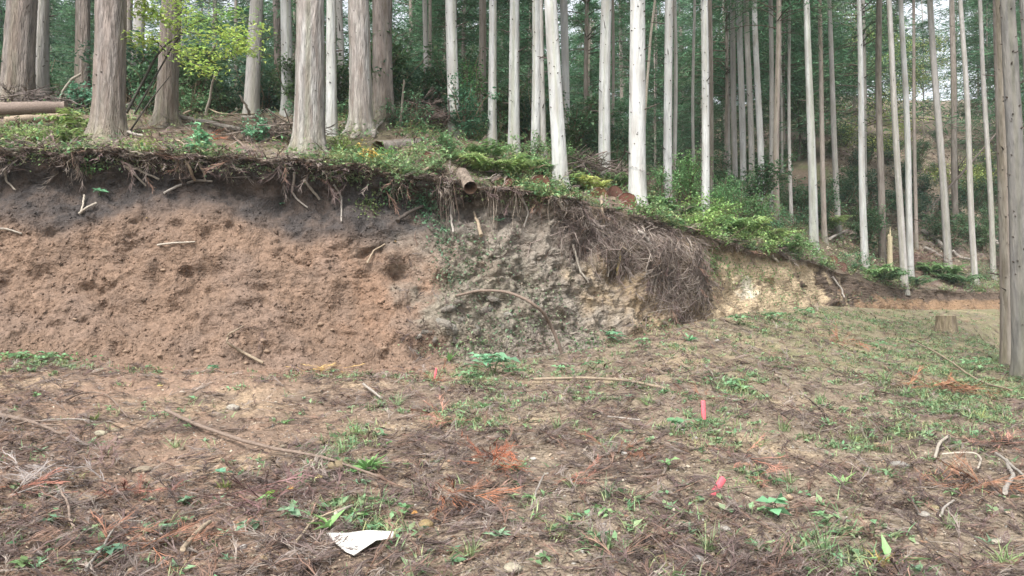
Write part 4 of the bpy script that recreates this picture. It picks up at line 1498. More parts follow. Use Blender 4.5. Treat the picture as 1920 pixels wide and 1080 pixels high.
# the arching stem in front of the grey bank: both ends rest, the middle stands free
p1, p2 = hit(850, 562)[0], hit(1053, 668)[0]
stick("arching_vine", [(850, 562), (900, 546, p1[1] - .18), (950, 548, p1[1] - .35), (1000, 571, p1[1] - .5), (1035, 612, p2[1] - .15), (1053, 668)], 5, 7, BRN * .95, "thin brown stem arching out in front of the grey bank face", "vine", n=34, rough=.04)

RB = "roots and sticks on the cut bank"
p = hit(450, 640)[0][1] - .28
stick("hanging_root", [(492, 686), (452, 664), (428, 645, p), (426, 630, p), (440, 620, p), (458, 616)], 6, 3, TANW * .9, "looping tan root on the lower red bank", "root", RB, n=26, lift=.02)
ROOTS = [([(300, 463), (330, 458), (366, 457)], 4, 3, PALEW, "short whitish root lying flat on the red bank"),
         ([(12, 320), (22, 345), (34, 362)], 5, 3, PALEW * .9, "white root at the far left in the black topsoil"),
         ([(155, 404), (168, 396), (182, 386)], 5, 4, PALEW * 1.1, "bright V-shaped root's lower arm under the hanging green plant"),
         ([(160, 371), (158, 388), (156, 402)], 4, 3, PALEW, "upright arm of the bright V-shaped root in the topsoil"),
         ([(234, 314), (250, 328), (276, 352)], 5, 3, PALEW * .9, "left pale root of a pair fanning from the lip"),
         ([(240, 312), (268, 324), (303, 338)], 5, 4, PALEW, "right pale root of a pair fanning from the lip"),
         ([(310, 367), (340, 350), (368, 342), (398, 344)], 5, 4, GRYW, "grey stick lying slantwise in the topsoil notch"),
         ([(325, 268), (345, 278), (356, 305), (367, 337)], 6, 5, TANW * 1.1, "pale hooked branch bent over the lip right of the shaggy cedar"),
         ([(375, 312), (382, 325), (388, 342)], 5, 4, PALEW, "short bright root hanging beside the pale hooked branch"),
         ([(550, 326), (546, 348), (556, 372), (574, 394)], 5, 3, GRYW * 1.1, "wavy grey root hanging under the buttressed cedar"),
         ([(569, 336), (582, 356), (595, 380)], 6, 4, PALEW * .9, "stout pale root hanging straight under the buttressed cedar"),
         ([(625, 345), (640, 378), (642, 420)], 4, 3, GRYW, "long grey root hanging to the right of the buttressed cedar"),
         ([(845, 366), (848, 400), (852, 440)], 5, 4, GRYW, "straight grey root hanging over the leafy corner of the bank"),
         ([(745, 420), (772, 404), (797, 390)], 9, 5, DARKW, "dark broken stick poking out of the bank among small leaves"),
         ([(686, 497), (696, 470), (718, 459)], 4, 3, TANW, "short bent tan root on the red bank"),
         ([(893, 445), (897, 420), (893, 402)], 8, 4, TANW * .8, "pale rotten root stub below the hollow log"),
         ([(982, 372), (986, 400), (980, 430)], 4, 3, GRYW, "thin grey root left of the slipped root mat"),
         ([(1040, 374), (1046, 392), (1040, 410), (1026, 426)], 8, 7, PALEW, "bright curved root at the upper left of the root mat"),
         ([(1127, 374), (1122, 398), (1130, 440), (1158, 470), (1178, 482)], 6, 3, TANW, "long curving tan root crossing the root mat"),
         ([(1110, 448), (1128, 470), (1138, 500), (1143, 524)], 5, 3, PALEW * .8, "pale root hanging below the middle of the root mat"),
         ([(1072, 462), (1080, 500), (1090, 520), (1097, 532)], 5, 3, PALEW * .8, "pale forked root hanging below the left of the root mat"),
         ([(1176, 438), (1188, 452), (1198, 466)], 7, 6, GRYW * 1.1, "short stout grey root on top of the root mat"),
         ([(1225, 498), (1240, 525), (1242, 550)], 5, 3, GRYW, "grey root on the lower right of the root mat"),
         ([(1152, 476), (1160, 500), (1166, 522)], 6, 4, np.array([.36, .29, .13]), "yellowish stalk hanging under the root mat"),
         ([(1305, 483), (1325, 496), (1345, 508)], 4, 3, TANW, "thin tan root right of the root mat on yellow earth"),
         ([(1445, 470), (1452, 483), (1457, 492)], 5, 4, PALEW, "short pale root in the dark notch above the yellow bank"),
         ([(0, 432), (20, 434), (48, 441)], 4, 3, PALEW * .8, "thin pale root on the left red bank near the picture edge"),
         ([(1560, 520), (1572, 545), (1577, 562)], 4, 3, GRYW, "grey root on the dark bank at the road bend")]
for i, (pts, w0, w1, c, lab) in enumerate(ROOTS):
    stick("hanging_root", pts, w0, w1, c, lab, "root", RB, lift=.03, n=14, seed=i)

HB = "fallen wood on the forest floor"
WOOD = [([(335, 228), (400, 243), (475, 258)], 10, 8, GRYW * .9, "straight grey fallen pole behind the orange dead sprays", 0),
        ([(218, 198), (255, 203), (292, 212)], 9, 7, PALEW * .8, "pale log lying behind the sapling's dark stems", 0),
        ([(415, 243), (460, 285), (508, 328)], 5, 4, BRN, "thin brown stick slanting down to the lip", 0),
        ([(228, 252), (250, 258), (268, 264)], 7, 5, GRYW, "short grey stick right of the shaggy cedar's foot", 0),
        ([(75, 208), (105, 215), (135, 224)], 6, 5, GRYW * 1.1, "bare branch lying on top of the left log", 0),
        ([(345, 220), (375, 208), (420, 210), (480, 220)], 4, 3, TANW * .9, "thin arching stick behind the grey fallen pole", 2),
        ([(440, 238), (480, 243), (530, 248)], 5, 4, TANW, "thin stick left of the buttressed cedar", 0),
        ([(702, 262), (714, 242), (745, 232), (786, 226)], 6, 4, GRYW * 1.05, "bent grey branch lying over the hollow log end", 2),
        ([(640, 240), (660, 232), (684, 230)], 5, 4, GRYW, "short stick between the buttressed cedar and the thick pair", 0),
        ([(775, 345), (812, 320), (850, 290)], 6, 4, TANW * 1.05, "pale stick propped on the lip beside the hollow log", 0),
        ([(838, 262), (858, 253), (868, 250)], 5, 4, GRYW, "short grey stick in front of the dark green bush", 0),
        ([(1372, 397), (1382, 382), (1394, 374)], 6, 4, GRYW, "grey broken branch above the leafy slope", 1),
        ([(1728, 440), (1750, 456), (1772, 473)], 9, 8, GRYW, "grey fallen log on the litter slope, left of the leaning brownish cedar", 0),
        ([(1828, 426), (1850, 446), (1878, 472)], 8, 7, GRYW, "grey fallen log on the litter slope beside the big right-hand trunks", 0),
        ([(1730, 470), (1748, 478), (1768, 490)], 7, 6, GRYW * .9, "lower short grey log on the litter slope", 0),
        ([(1785, 476), (1800, 488), (1818, 492)], 6, 5, GRYW * .9, "grey log right of the leaning brownish cedar's foot", 0),
        ([(1554, 453), (1572, 443), (1590, 433)], 5, 4, GRYW, "thin grey branch left of the dark brush hollow", 0),
        ([(1500, 400), (1540, 395), (1575, 392)], 4, 3, BRN, "thin brown branch lying behind the tall pale cedar", 1)]
for i, (pts, w0, w1, c, lab, tw) in enumerate(WOOD):
    stick("fallen_branch", pts, w0, w1, c, lab, "branch", HB, twigs=tw, seed=i, lift=.05)
for i, (x0, y0, x1, y1, w, c, lab) in enumerate(((108, 178, 152, 138, 7, PALEW * .8, "pale bare branch leaning behind the thick left cedars"), (386, 192, 402, 143, 6, PALEW * .75, "pale dead sapling leaning right between the sapling and the grey mossy cedar"),
                                              (468, 222, 449, 178, 6, PALEW * .8, "pale broken stem leaning left against the grey mossy cedar"), (750, 205, 757, 150, 5, PALEW * .7, "thin bare stem standing right of the thick cedar pair"),
                                              (832, 238, 803, 205, 6, TANW, "tan branch leaning on the brush heap"), (1613, 420, 1576, 374, 6, GRYW, "grey pole leaning left in the dark brush hollow"),
                                              (1726, 411, 1868, 250, 5, DARKW * 1.6, "long thin fallen pole leaning up to the right across the far slope"), (1741, 420, 1752, 380, 4, GRYW, "thin grey stem crossing the foot of the long leaning pole"))):
    q = hit_near(x0, y0)[0]
    b = q[1] - (.5 if i == 6 else .25)
    stick("leaning_branch", [(x0, y0), ((x0 + x1) / 2 + 1, (y0 + y1) / 2, b), (x1, y1, b - .2)], w, w * .6, c, lab, "branch", HB, n=10, seed=50 + i)
q = on_hill((1204 - 960) / FPX, 21)
yb = pixel_of(q)[1]
stick("leaning_branch", [(1204, float(yb), 21), (1218, 90, 21), (1234, -60, 21)], 6, 4, PALEW, "thin white pole leaning right behind the whitest broad cedar", "pole", HB, n=12)


def log(px, py, rpx, label, length=1.6, yaw=0.0, up=.12, bark=BRN, face=np.array([.12, .06, .042]), hollow=False, group="sawn log ends on the bank top", dd=-.45, sink=.15):
    """a lying log whose sawn end looks at the road"""
    q = hit_near(px, py)[0]
    d = q[1] + dd
    c = unproj(px, py, d)
    r0 = rpx * d / FPX
    ax = unit(np.array([math.sin(yaw), math.cos(yaw), up]))
    r = np.random.default_rng(int(px))
    o = empty("log", c - np.array([0, 0, r0]), label, "log", group)
    n = 9
    s = 22
    P = c + ax[None] * np.linspace(0, length, n)[:, None] - (c - np.array([0, 0, r0]))
    V, F, C = strands(P[None], np.full((1, n), r0), s, bark)
    th = np.tile(np.arange(s), n) / s * 6.283
    out = V - np.repeat(P, s, 0)
    V = np.repeat(P, s, 0) + out * (1 + .10 * perlin(np.stack([np.cos(th) * 2, np.sin(th) * 2, np.repeat(np.arange(n), s) * .4], -1) + px))[:, None]
    C = np.tile(bark, (len(V), 1)) * r.uniform(.75, 1.2, (len(V), 1))
    link("bark", Acc().add(V, F, C).mesh("bark", True), M_SHAG, o)
    ring = V[:s]
    cc = ring.mean(0)
    a = Acc()
    rr = [1.0, .86, .6, .35, .12]
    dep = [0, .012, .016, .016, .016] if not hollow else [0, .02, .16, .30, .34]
    VV = np.concatenate([cc + (ring - cc) * k_ + ax * e_ for k_, e_ in zip(rr, dep)] + [[cc + ax * dep[-1]]])
    FF = [(i * s + j, i * s + (j + 1) % s, (i + 1) * s + (j + 1) % s, (i + 1) * s + j) for i in range(4) for j in range(s)]
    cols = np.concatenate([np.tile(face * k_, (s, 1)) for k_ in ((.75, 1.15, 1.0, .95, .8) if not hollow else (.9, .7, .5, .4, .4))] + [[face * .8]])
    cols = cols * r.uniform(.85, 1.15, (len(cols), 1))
    a.add(VV, np.array(FF), cols)
    a.add(VV[4 * s:], np.array([(j, (j + 1) % s, s) for j in range(s)]), cols[4 * s:])
    link("sawn_face", a.mesh("sawn_face"), M_CUT, o)
    return o


log(709, 279, 15, "grey log with a dark rotten hollow end facing the road", 1.9, yaw=.35, up=.25, bark=GRYW * .8, hollow=True, face=np.array([.16, .10, .06]))
log(800, 296, 12, "small reddish log end half buried right of the hollow log", .9, yaw=.5, bark=BRN * 1.1)
log(882, 352, 13, "torn hollow log stub hanging over the lip of the bank", .6, yaw=-.4, up=.7, bark=np.array([.19, .155, .125]), hollow=True, face=np.array([.13, .08, .055]), dd=-.3)
log(953, 341, 8, "small brown log end under the yellow-green fern", .8, yaw=.2)
log(1014, 346, 19, "reddish sawn log end left of the bright speckled cedar", 1.4, yaw=-.25)
log(1122, 367, 17, "orange-brown log end under the yellow fern, left one of three stacked", 1.3, yaw=.1, face=np.array([.14, .075, .042]))
log(1152, 363, 15, "upper small log end, middle one of three stacked beside the whitest cedar", 1.2, yaw=.1, face=np.array([.11, .058, .044]))
log(1176, 380, 19, "round red-brown log end, right one of three stacked beside the whitest cedar", 1.4, yaw=-.05, face=np.array([.13, .058, .042]))
log(1561, 489, 10, "left one of two dark log ends at the road bend", 1.5, yaw=.2, face=np.array([.15, .085, .06]))
log(1578, 501, 10, "right one of two dark log ends at the road bend", 1.5, yaw=.2, face=np.array([.12, .07, .055]))
stick("fallen_log", [(-70, 226), (40, 224), (128, 222)], 26, 24, np.array([.16, .125, .105]), "upper brown log lying along the lip at the picture's left edge", "log", HB, n=20, rough=.03)
stick("fallen_log", [(10, 243), (70, 238), (126, 234)], 17, 15, np.array([.24, .19, .14]), "lower peeled tan log lying along the lip at the picture's left edge", "log", HB, n=20, rough=.03)

# broken snag and sawn stump by the far bank
q = hit(1669, 502)[0]
h_ = 76 * q[1] / FPX
o = empty("broken_snag", q, "pale broken snag standing upright on the far bank", "snag")
a = Acc().add(*strands(np.array([[(0, 0, -.2), (0.0, 0, h_ * .5), (.02, 0, h_ * .78)]]), np.array([[.12, .105, .10]]), 10, np.array([.42, .36, .24])))
link("trunk", a.mesh("trunk", True), M_WOOD, o)
a = Acc().add(*strands(np.array([[(.02, 0, h_ * .7), (.03, 0, h_ * .9), (.03, 0, h_ * 1.02)], [(-.05, 0, h_ * .7), (-.05, 0, h_ * .8), (-.05, 0, h_ * .84)]]), np.array([[.045, .035, .01]]), 5, np.array([.5, .43, .28])))
link("splinters", a.mesh("splinters"), M_WOOD, o)

q = hit(1774, 622)[0]
r0 = 17 * q[1] / FPX
h_ = 30 * q[1] / FPX
o = empty("tree_stump", q, "sawn tan tree stump at the edge of the road bend", "stump")
s = 24
th = np.arange(s) / s * 6.283
hs = np.linspace(-.3, h_, 7)
V = np.concatenate([np.stack([np.cos(th), np.sin(th), 0 * th], -1) * (r0 * (1 + .5 * math.exp(-max(h, 0) / .12) * (.5 + .5 * np.cos(th * 4))) * (1 + .06 * perlin(np.stack([np.cos(th) * 3, np.sin(th) * 3, 0 * th + h], -1))))[:, None] + (0, 0, h) for h in hs])
F = np.array([(i * s + j, i * s + (j + 1) % s, (i + 1) * s + (j + 1) % s, (i + 1) * s + j) for i in range(6) for j in range(s)])
link("bark", Acc().add(V, F, np.array([.22, .18, .12])).mesh("bark", True), M_SHAG, o)
top = V[-s:]
V2 = np.concatenate([top, top * (.85, .85, 1) + (0, 0, .01), [(0, 0, h_ + .012)]])
a = Acc().add(V2, np.array([(j, (j + 1) % s, s + (j + 1) % s, s + j) for j in range(s)]), np.array([.28, .22, .15]))
a.add(V2[s:], np.array([(j, (j + 1) % s, s) for j in range(s)]), np.array([.33, .27, .18]))
link("sawn_face", a.mesh("sawn_face"), M_CUT, o)

# brushwood heaps
def brush(px, py, n, rad, high, label, seed, col):
    r = np.random.default_rng(seed)
    q = hit_near(px, py)[0]
    ang = r.uniform(0, 6.28, n)
    L = r.uniform(.3, 1.3, n)
    c = r.normal(0, 1, (n, 3)) * (rad * .5, rad * .4, 0)
    c[:, 2] = high * r.random(n) * np.exp(-(c[:, 0] ** 2 + c[:, 1] ** 2) / rad ** 2)
    dr = np.stack([np.cos(ang), np.sin(ang), r.normal(0, .35, n)], -1) * L[:, None]
    P = np.stack([c - dr * .5, c + r.normal(0, .05, (n, 3)), c + dr * .5 + r.normal(0, .08, (n, 3))], 1)
    P[..., 2] = np.maximum(P[..., 2], -.05)
    a = Acc().add(*strands(P, np.array([[1, .8, .3]]) * r.uniform(.004, .016, n)[:, None], 4, np.array(col)[None] * r.uniform(.6, 1.6, (n, 1))))
    k = n
    Mt = basis(unit(r.normal(0, .5, (k, 3)) + (0, 0, 1)), r.uniform(0, 6.28, k)) * r.uniform(.25, .6, k)[:, None, None]
    T = r.normal(0, 1, (k, 3)) * (rad * .5, rad * .4, 0)
    T[:, 2] = .9 * high * r.random(k) * np.exp(-(T[:, 0] ** 2 + T[:, 1] ** 2) / rad ** 2)
    scatter(a, LITE[seed % 8], Mt, T, np.array(col)[None] * r.uniform(.6, 1.3, (k, 1)))
    return link("brushwood_heap", a.mesh("brushwood_heap"), M_LITTER, None, label, "brushwood", kind="stuff", loc=q)


brush(785, 238, 170, 1.0, .75, "dark heap of cut brushwood between the thick cedar pair and the green bush", 3, (.12, .092, .082))
brush(1615, 425, 220, 2.0, 1.3, "dark brush pile in the hollow behind the far bank", 4, (.085, .065, .055))
brush(1090, 300, 120, 1.0, .45, "low heap of dead branches right of the bright leaning cedar", 5, (.15, .12, .105))
brush(1170, 345, 110, .8, .4, "loose dead branches behind the stacked log ends", 6, (.17, .135, .115))
brush(1880, 505, 110, 1.0, .8, "dark brush pile beside the right-hand trunks", 7, (.10, .08, .07))
brush(1690, 490, 150, 2.0, .5, "reddish brown cut branches scattered round the broken snag", 8, (.17, .115, .095))
brush(90, 178, 130, 1.2, .5, "grey brush between the two thickest left cedars", 9, (.14, .115, .105))
brush(520, 262, 110, .9, .35, "tangle of dead twigs left of the buttressed cedar's foot", 10, (.17, .14, .12))

# ------------------------------------------------------------------ marker stakes and the torn sheet
def stake(p0, p1, w, label):
    d = p0[1]
    L = np.linalg.norm(p1 - p0)
    z = unit(p1 - p0)
    x = unit(np.cross(z, np.array([0, 1.0, 0.05])))
    y = np.cross(z, x)
    V, F = [], []
    prof = [(-.18 * L - .03, .15), (-.06, .8), (0, 1), (L * .93, 1.0), (L * .985, .92), (L, .72)]
    for h, k in prof:
        for sx, sy in ((-1, -.7), (-.7, -1), (.7, -1), (1, -.7), (1, .7), (.7, 1), (-.7, 1), (-1, .7)):
            V.append(x * sx * w * k * .5 + y * sy * w * .38 * k + z * h)
    for i in range(len(prof) - 1):
        for j in range(8):
            F.append((i * 8 + j, i * 8 + (j + 1) % 8, (i + 1) * 8 + (j + 1) % 8, (i + 1) * 8 + j))
    a = Acc().add(V, np.array(F), np.array([.56, .11, .13]))
    n = len(prof) * 8
    a.add(np.vstack([V[-8:], [np.mean(V[-8:], 0)]]), np.array([(j, (j + 1) % 8, 8) for j in range(8)]), np.array([.64, .16, .17]))
    return link("marker_stake", a.mesh("marker_stake"), M_PAINT, None, label, "stake", "pink marker stakes", loc=p0)


q = hit(1320, 792)[0]
stake(q, unproj(1318, 751, q[1] + .03), 8 * q[1] / FPX, "pink stake standing upright in the middle of the clearing")
q = hit(1339, 927)[0]
stake(q + (0, 0, .01), unproj(1356, 897, q[1] + .10), 12 * q[1] / FPX, "pink stake leaning to the right beside the thin brown twig")
q = hit(815, 712)[0]
stake(q, unproj(818, 690, q[1]), 4 * q[1] / FPX, "tiny far pink stake at the foot of the bank by the green clump")

# white torn sheet
outline = [(612, 1014), (650, 1013), (690, 1015), (738, 1017), (737, 1024), (705, 1031), (685, 1040), (664, 1046), (648, 1043), (630, 1031)]
lifts = [.04, .05, .06, .06, .055, .05, .035, .02, .02, .03]
ring = np.array([hit(*p)[0] + (0, 0, l) for p, l in zip(outline, lifts)])
cen = ring.mean(0)
n = len(ring)
VV = [cen + (0, 0, .012)]
FF = []
for i, k_ in enumerate((.35, .68, 1.0)):
    VV += [cen + (p - cen) * k_ + np.array([0, 0, .012 * math.sin(j * 2.1 + i * 1.3) * (1 - .3 * k_)]) for j, p in enumerate(ring)]
for j in range(n):
    FF.append((0, 1 + j, 1 + (j + 1) % n))
T4 = [(1 + i * n + j, 1 + (i + 1) * n + j, 1 + (i + 1) * n + (j + 1) % n, 1 + i * n + (j + 1) % n) for i in range(2) for j in range(n)]
VV = np.array(VV) - cen
me = raw_mesh("torn_sheet", VV, np.array(FF), np.array(T4), np.tile(np.array([.58, .56, .52]), (len(VV), 1)), False)
o = link("torn_sheet", me, M_PAPER, None, "torn white sheet lying on the litter at the picture's bottom", "sheet", loc=cen)
md = o.modifiers.new("thickness", 'SOLIDIFY')
md.thickness = .006

# ------------------------------------------------------------------ stones
BIGROCK = [rock_template(430 + i, 2) for i in range(5)]


def stone(px, py, rpx, col, label, group="stones on the clearing", flat=1.0):
    q, n, w = hit(px, py)
    r0 = rpx * q[1] / FPX
    r = np.random.default_rng(int(px * 3 + py))
    V, F, C = BIGROCK[int(px + py) % 5]
    V = (V * (1, 1, flat)) @ rotz(r.uniform(0, 6.28)).T * r0
    me = Acc().add(V, F, np.array(col)[None] * .62 * r.uniform(.85, 1.15, (len(V), 1))).mesh("stone")
    return link("stone", me, M_STONE, None, label, "stone", group, loc=q + np.array([0, 0, r0 * .25 * flat]))


for px, py, rp, c, lab, fl in ((437, 768, 12, (.42, .38, .32), "pale stone on the bare earth above the long bent branch", 1), (632, 880, 17, (.27, .21, .13), "brown rock just below the long bent branch", 1.2), (797, 990, 18, (.33, .24, .12), "tan rock right of the short pale splinter", 1),
                               (1310, 1052, 13, (.30, .29, .28), "grey stone at the bottom of the picture, right of its middle", 1), (1360, 995, 11, (.40, .37, .33), "light grey pebble below the fallen pink stake", 1), (1238, 1027, 13, (.45, .36, .24), "tan stone at the bottom beside a blue-green seedling", .8),
                               (1015, 1046, 13, (.42, .36, .30), "pale upright stone chip at the bottom middle", 1.3), (962, 1070, 22, (.45, .40, .30), "large pale flat stone cut by the picture's bottom edge", .7), (1686, 874, 19, (.33, .31, .28), "flat grey stone left of the peeled white sticks", .6),
                               (1872, 1018, 14, (.52, .47, .38), "whitish chip of stone in the lower right corner", .7), (1732, 968, 11, (.36, .33, .29), "roundish grey stone right of the dark curved twig", 1), (1590, 1072, 13, (.38, .33, .25), "tan stone at the bottom beside the dry yellow tuft", 1),
                               (1750, 955, 10, (.35, .29, .17), "small tan stone above the small hooked twig", 1), (1650, 838, 18, (.40, .31, .19), "flat tan stone left of the flat grey stone", .5), (268, 882, 22, (.33, .27, .20), "flat pale slab of earth on the bare left ground", .35),
                               (1480, 935, 9, (.44, .33, .22), "small tan stone right of the fallen pink stake", 1), (190, 815, 12, (.42, .38, .28), "pale stone near the mossy patch at the left", .8), (500, 1050, 14, (.30, .22, .14), "brown stone left of the white sheet", .8)):
    stone(px, py, rp, c, lab, flat=fl)
for px, py, rp in ((865, 964, 6), (457, 1027, 7), (1303, 824, 7), (1280, 808, 5), (1170, 852, 7), (1000, 862, 6), (1345, 640, 5), (300, 1003, 6)):
    stone(px, py, rp, (.55, .52, .48), where_is("small whitish pebble", px, py), group="white pebbles on the clearing")
rr_ = np.random.default_rng(77)
for _ in range(60):
    px, py = rr_.uniform(60, 1880), rr_.uniform(800, 1075)
    stone(px, py, rr_.uniform(4.5, 9), np.array([.33, .27, .20]) * rr_.uniform(.7, 1.25), where_is("small brown pebble", px, py), group="brown pebbles on the clearing", flat=rr_.uniform(.5, 1))
for px, py, rp in ((495, 640, 9), (305, 508, 7), (622, 620, 7), (370, 660, 7), (235, 660, 7), (300, 668, 8), (365, 672, 8), (460, 682, 7), (600, 610, 9), (500, 660, 8), (140, 600, 6), (720, 655, 8), (545, 585, 6)):
    stone(px, py, rp * .8, (.34, .24, .17), where_is("pale bank pebble", px, py), group="pebbles in the red bank")

# broken grey rock at the corner of the bank
rk = np.random.default_rng(41)
for i, (px, py, rp) in enumerate(((800, 622, 17), (822, 606, 20), (845, 622, 15), (868, 600, 18), (838, 580, 17), (890, 622, 14), (815, 640, 12), (860, 565, 14), (905, 585, 15), (930, 612, 12), (785, 632, 10), (880, 545, 13), (855, 640, 12), (920, 560, 11), (950, 590, 10), (900, 640, 10), (1255, 590, 15), (1280, 600, 14), (1240, 606, 10), (1215, 596, 12))):
    q, n, w = hit(px, py)
    r0 = .72 * rp * q[1] / FPX
    V, F, C = ROCKS[i % 6]
    V = (V * (rk.uniform(1.0, 1.7), rk.uniform(.6, 1.0), rk.uniform(.8, 1.7)) * 1.25 * (1 + rk.normal(0, .12, (len(V), 1)))) @ rotz(rk.uniform(0, 6.28)).T @ rotx(rk.normal(0, .6)).T * r0
    c_ = (np.array([.165, .155, .135]) if px < 1000 else np.array([.21, .17, .12])) * rk.uniform(.75, 1.2)
    me = Acc().add(V, F, c_[None] * rk.uniform(.85, 1.1, (len(V), 1))).mesh("rock")
    link("rock", me, M_SOIL, None, "angular grey rock jutting from the lower grey corner of the bank" if px < 1000 else "tan lump of hard earth at the foot of the root mat", "rock", "rocks in the bank corner" if px < 1000 else "lumps under the root mat", loc=q - n * r0 * .45)

# ------------------------------------------------------------------ fallen leaves and bright dead sprays
for px, py, L, c, lab in ((548, 924, .085, (.75, .42, .03), "orange-yellow fallen leaf beside a grass tuft"), (602, 902, .09, (.72, .58, .20), "cream-yellow fallen leaf beside the brown rock"), (780, 970, .07, (.55, .26, .05), "rusty orange fallen leaf above the tan rock"), (512, 932, .10, (.28, .50, .05), "bright lime-green leaf in the foreground"),
                          (303, 728, .09, (.55, .42, .12), "yellowish leaf on the spoil near the left bank foot"), (278, 412, .06, (.5, .33, .08), "small yellow leaf caught on the bank"), (743, 456, .08, (.5, .30, .06), "orange leaf caught in the topsoil above the red bank"), (345, 740, .11, (.55, .46, .36), "pale curled leaf on the spoil")):
    q, n, w = hit(px, py)
    a = Acc()
    put_leaves(a, [(0, 0, .02), (.01, 0, .025)], [.6, 2.4], [.25, .1], [L, L * .8], [L * .6, L * .5], np.array([c, c]), [.5, -.3])
    link("fallen_leaf", a.mesh("fallen_leaf"), M_LEAF, None, lab, "leaf", "fallen leaves", loc=q + n * .01)


def dead_spray(px, py, n, size, spread, col, label, up=.25, seed=0, flat=False):
    r = np.random.default_rng(seed + 500 + int(px))
    q, nn, w = hit(px, py)
    a = Acc()
    ang = r.normal(-1.2, .6, n) if not flat else r.uniform(0, 6.28, n)
    N = unit(r.normal(0, .35, (n, 3)) + (0, -.1, 1))
    Mt = basis(N, ang) * (size * r.uniform(.6, 1.15, n))[:, None, None]
    T = r.normal(0, 1, (n, 3)) * np.array([spread[0], spread[1], 0]) + np.stack([0 * ang, 0 * ang, up * size * r.random(n)], -1)
    for i in range(len(FRONDS)):
        m_ = np.arange(n) % len(FRONDS) == i
        scatter(a, FRONDS[i], Mt[m_], T[m_], np.array(col)[None] * r.uniform(.7, 1.25, (m_.sum(), 1)))
    return link("dead_spray", a.mesh("dead_spray"), M_LITTER, None, label, "dead foliage", "dead cedar sprays", loc=q + np.array([0, 0, .01]))


ORG, RUST, PINK, PURP, GREYF = (.27, .10, .058), (.19, .095, .062), (.33, .17, .125), (.165, .098, .095), (.25, .22, .205)
dead_spray(928, 888, 22, .30, (.09, .05), ORG, "bright orange-red dead cedar spray in the middle foreground", .6)
dead_spray(1790, 738, 60, .42, (.32, .22), (.21, .105, .062), "long rust-orange heap of dead sprays on the grassy right side", .35, flat=True)
dead_spray(812, 800, 16, .32, (.10, .05), PINK, "pinkish dead spray above the orange-red one", .5)
dead_spray(1405, 902, 12, .26, (.05, .03), PINK, "upright pink-brown dead spray right of the leaning pink stake", .9)
dead_spray(1835, 922, 26, .34, (.16, .10), (.24, .13, .085), "orange-brown dead sprays near the right edge below the peeled twig", .2, flat=True)
dead_spray(598, 697, 16, .30, (.18, .06), (.48, .33, .13), "straw-yellow dead sprays at the foot of the red bank", .2, flat=True)
dead_spray(805, 720, 16, .32, (.28, .08), RUST, "rusty streak of sprays at the foot of the bank beside the tiny stake", .1, flat=True)
dead_spray(1180, 855, 16, .28, (.12, .06), RUST, "rusty dead spray in the middle of the clearing", .2, flat=True)
dead_spray(1085, 905, 12, .26, (.08, .05), (.26, .12, .09), "dull red spray left of the leaning pink stake", .2, flat=True)
dead_spray(1575, 642, 30, .45, (.3, .15), (.24, .115, .075), "reddish patch of dead sprays far along the road", .1, flat=True)
dead_spray(1320, 748, 12, .3, (.1, .07), RUST, "rusty sprays just behind the upright pink stake", .15, flat=True)
dead_spray(395, 264, 22, .34, (.14, .08), (.36, .13, .07), "rust-red dead sprays on the bank top above the hooked branch", .4, flat=True)
dead_spray(85, 915, 34, .34, (.16, .12), GREYF, "grey matted dead sprays at the left of the foreground", .5, flat=True)
dead_spray(195, 875, 16, .24, (.07, .05), (.19, .13, .12), "small purplish dead spray right of the grey matted ones", .6)
dead_spray(478, 945, 20, .34, (.12, .08), PURP, "purple-brown dead spray left of the lime-green leaf", .3)
dead_spray(590, 928, 20, .30, (.16, .07), (.13, .085, .08), "dark purple sprays under the cream-yellow leaf", .25, flat=True)
dead_spray(268, 930, 14, .26, (.10, .04), (.22, .10, .075), "thin dark red spray on the bare left ground", .2, flat=True)
dead_spray(270, 1035, 24, .32, (.18, .08), (.24, .125, .085), "reddish brown sprays at the bottom left", .25, flat=True)
dead_spray(480, 628, 24, .30, (.14, .05), (.12, .085, .075), "dark tuft of dead sprays on the lower red bank", .5, flat=True)
dead_spray(750, 498, 22, .28, (.12, .06), (.11, .075, .065), "dark tuft of fibres stuck to the red bank by the corner", .5, flat=True)
dead_spray(845, 950, 12, .28, (.1, .05), (.27, .12, .07), "small rust spray right of the white sheet's top", .3)
dead_spray(900, 940, 10, .26, (.04, .03), (.20, .13, .10), "brown twig end of the orange-red spray", .2)
dead_spray(20, 935, 10, .26, (.06, .05), (.34, .16, .12), "pinkish spray at the picture's left edge", .3)
dead_spray(1500, 960, 14, .30, (.14, .07), (.20, .135, .11), "dull brown sprays right of the small tan stone", .2, flat=True)
dead_spray(1880, 840, 14, .32, (.16, .08), (.24, .13, .10), "dull red sprays above the stick at the right edge", .2, flat=True)

# ------------------------------------------------------------------ weeds standing singly on the clearing and the bank
def plant(a, px, py, label, category="plant", group="weeds on the clearing", name="weed", lift=0.0, rz=None, tilt=0.0):
    q, n, w = hit(px, py)
    me = a.mesh(name)
    o = link(name, me, M_LEAF, None, label, category, group, loc=q + n * .005 + np.array([0, 0, lift]))
    o.rotation_euler = (tilt, 0, (px * .37) % 6.28 if rz is None else rz)
    return o


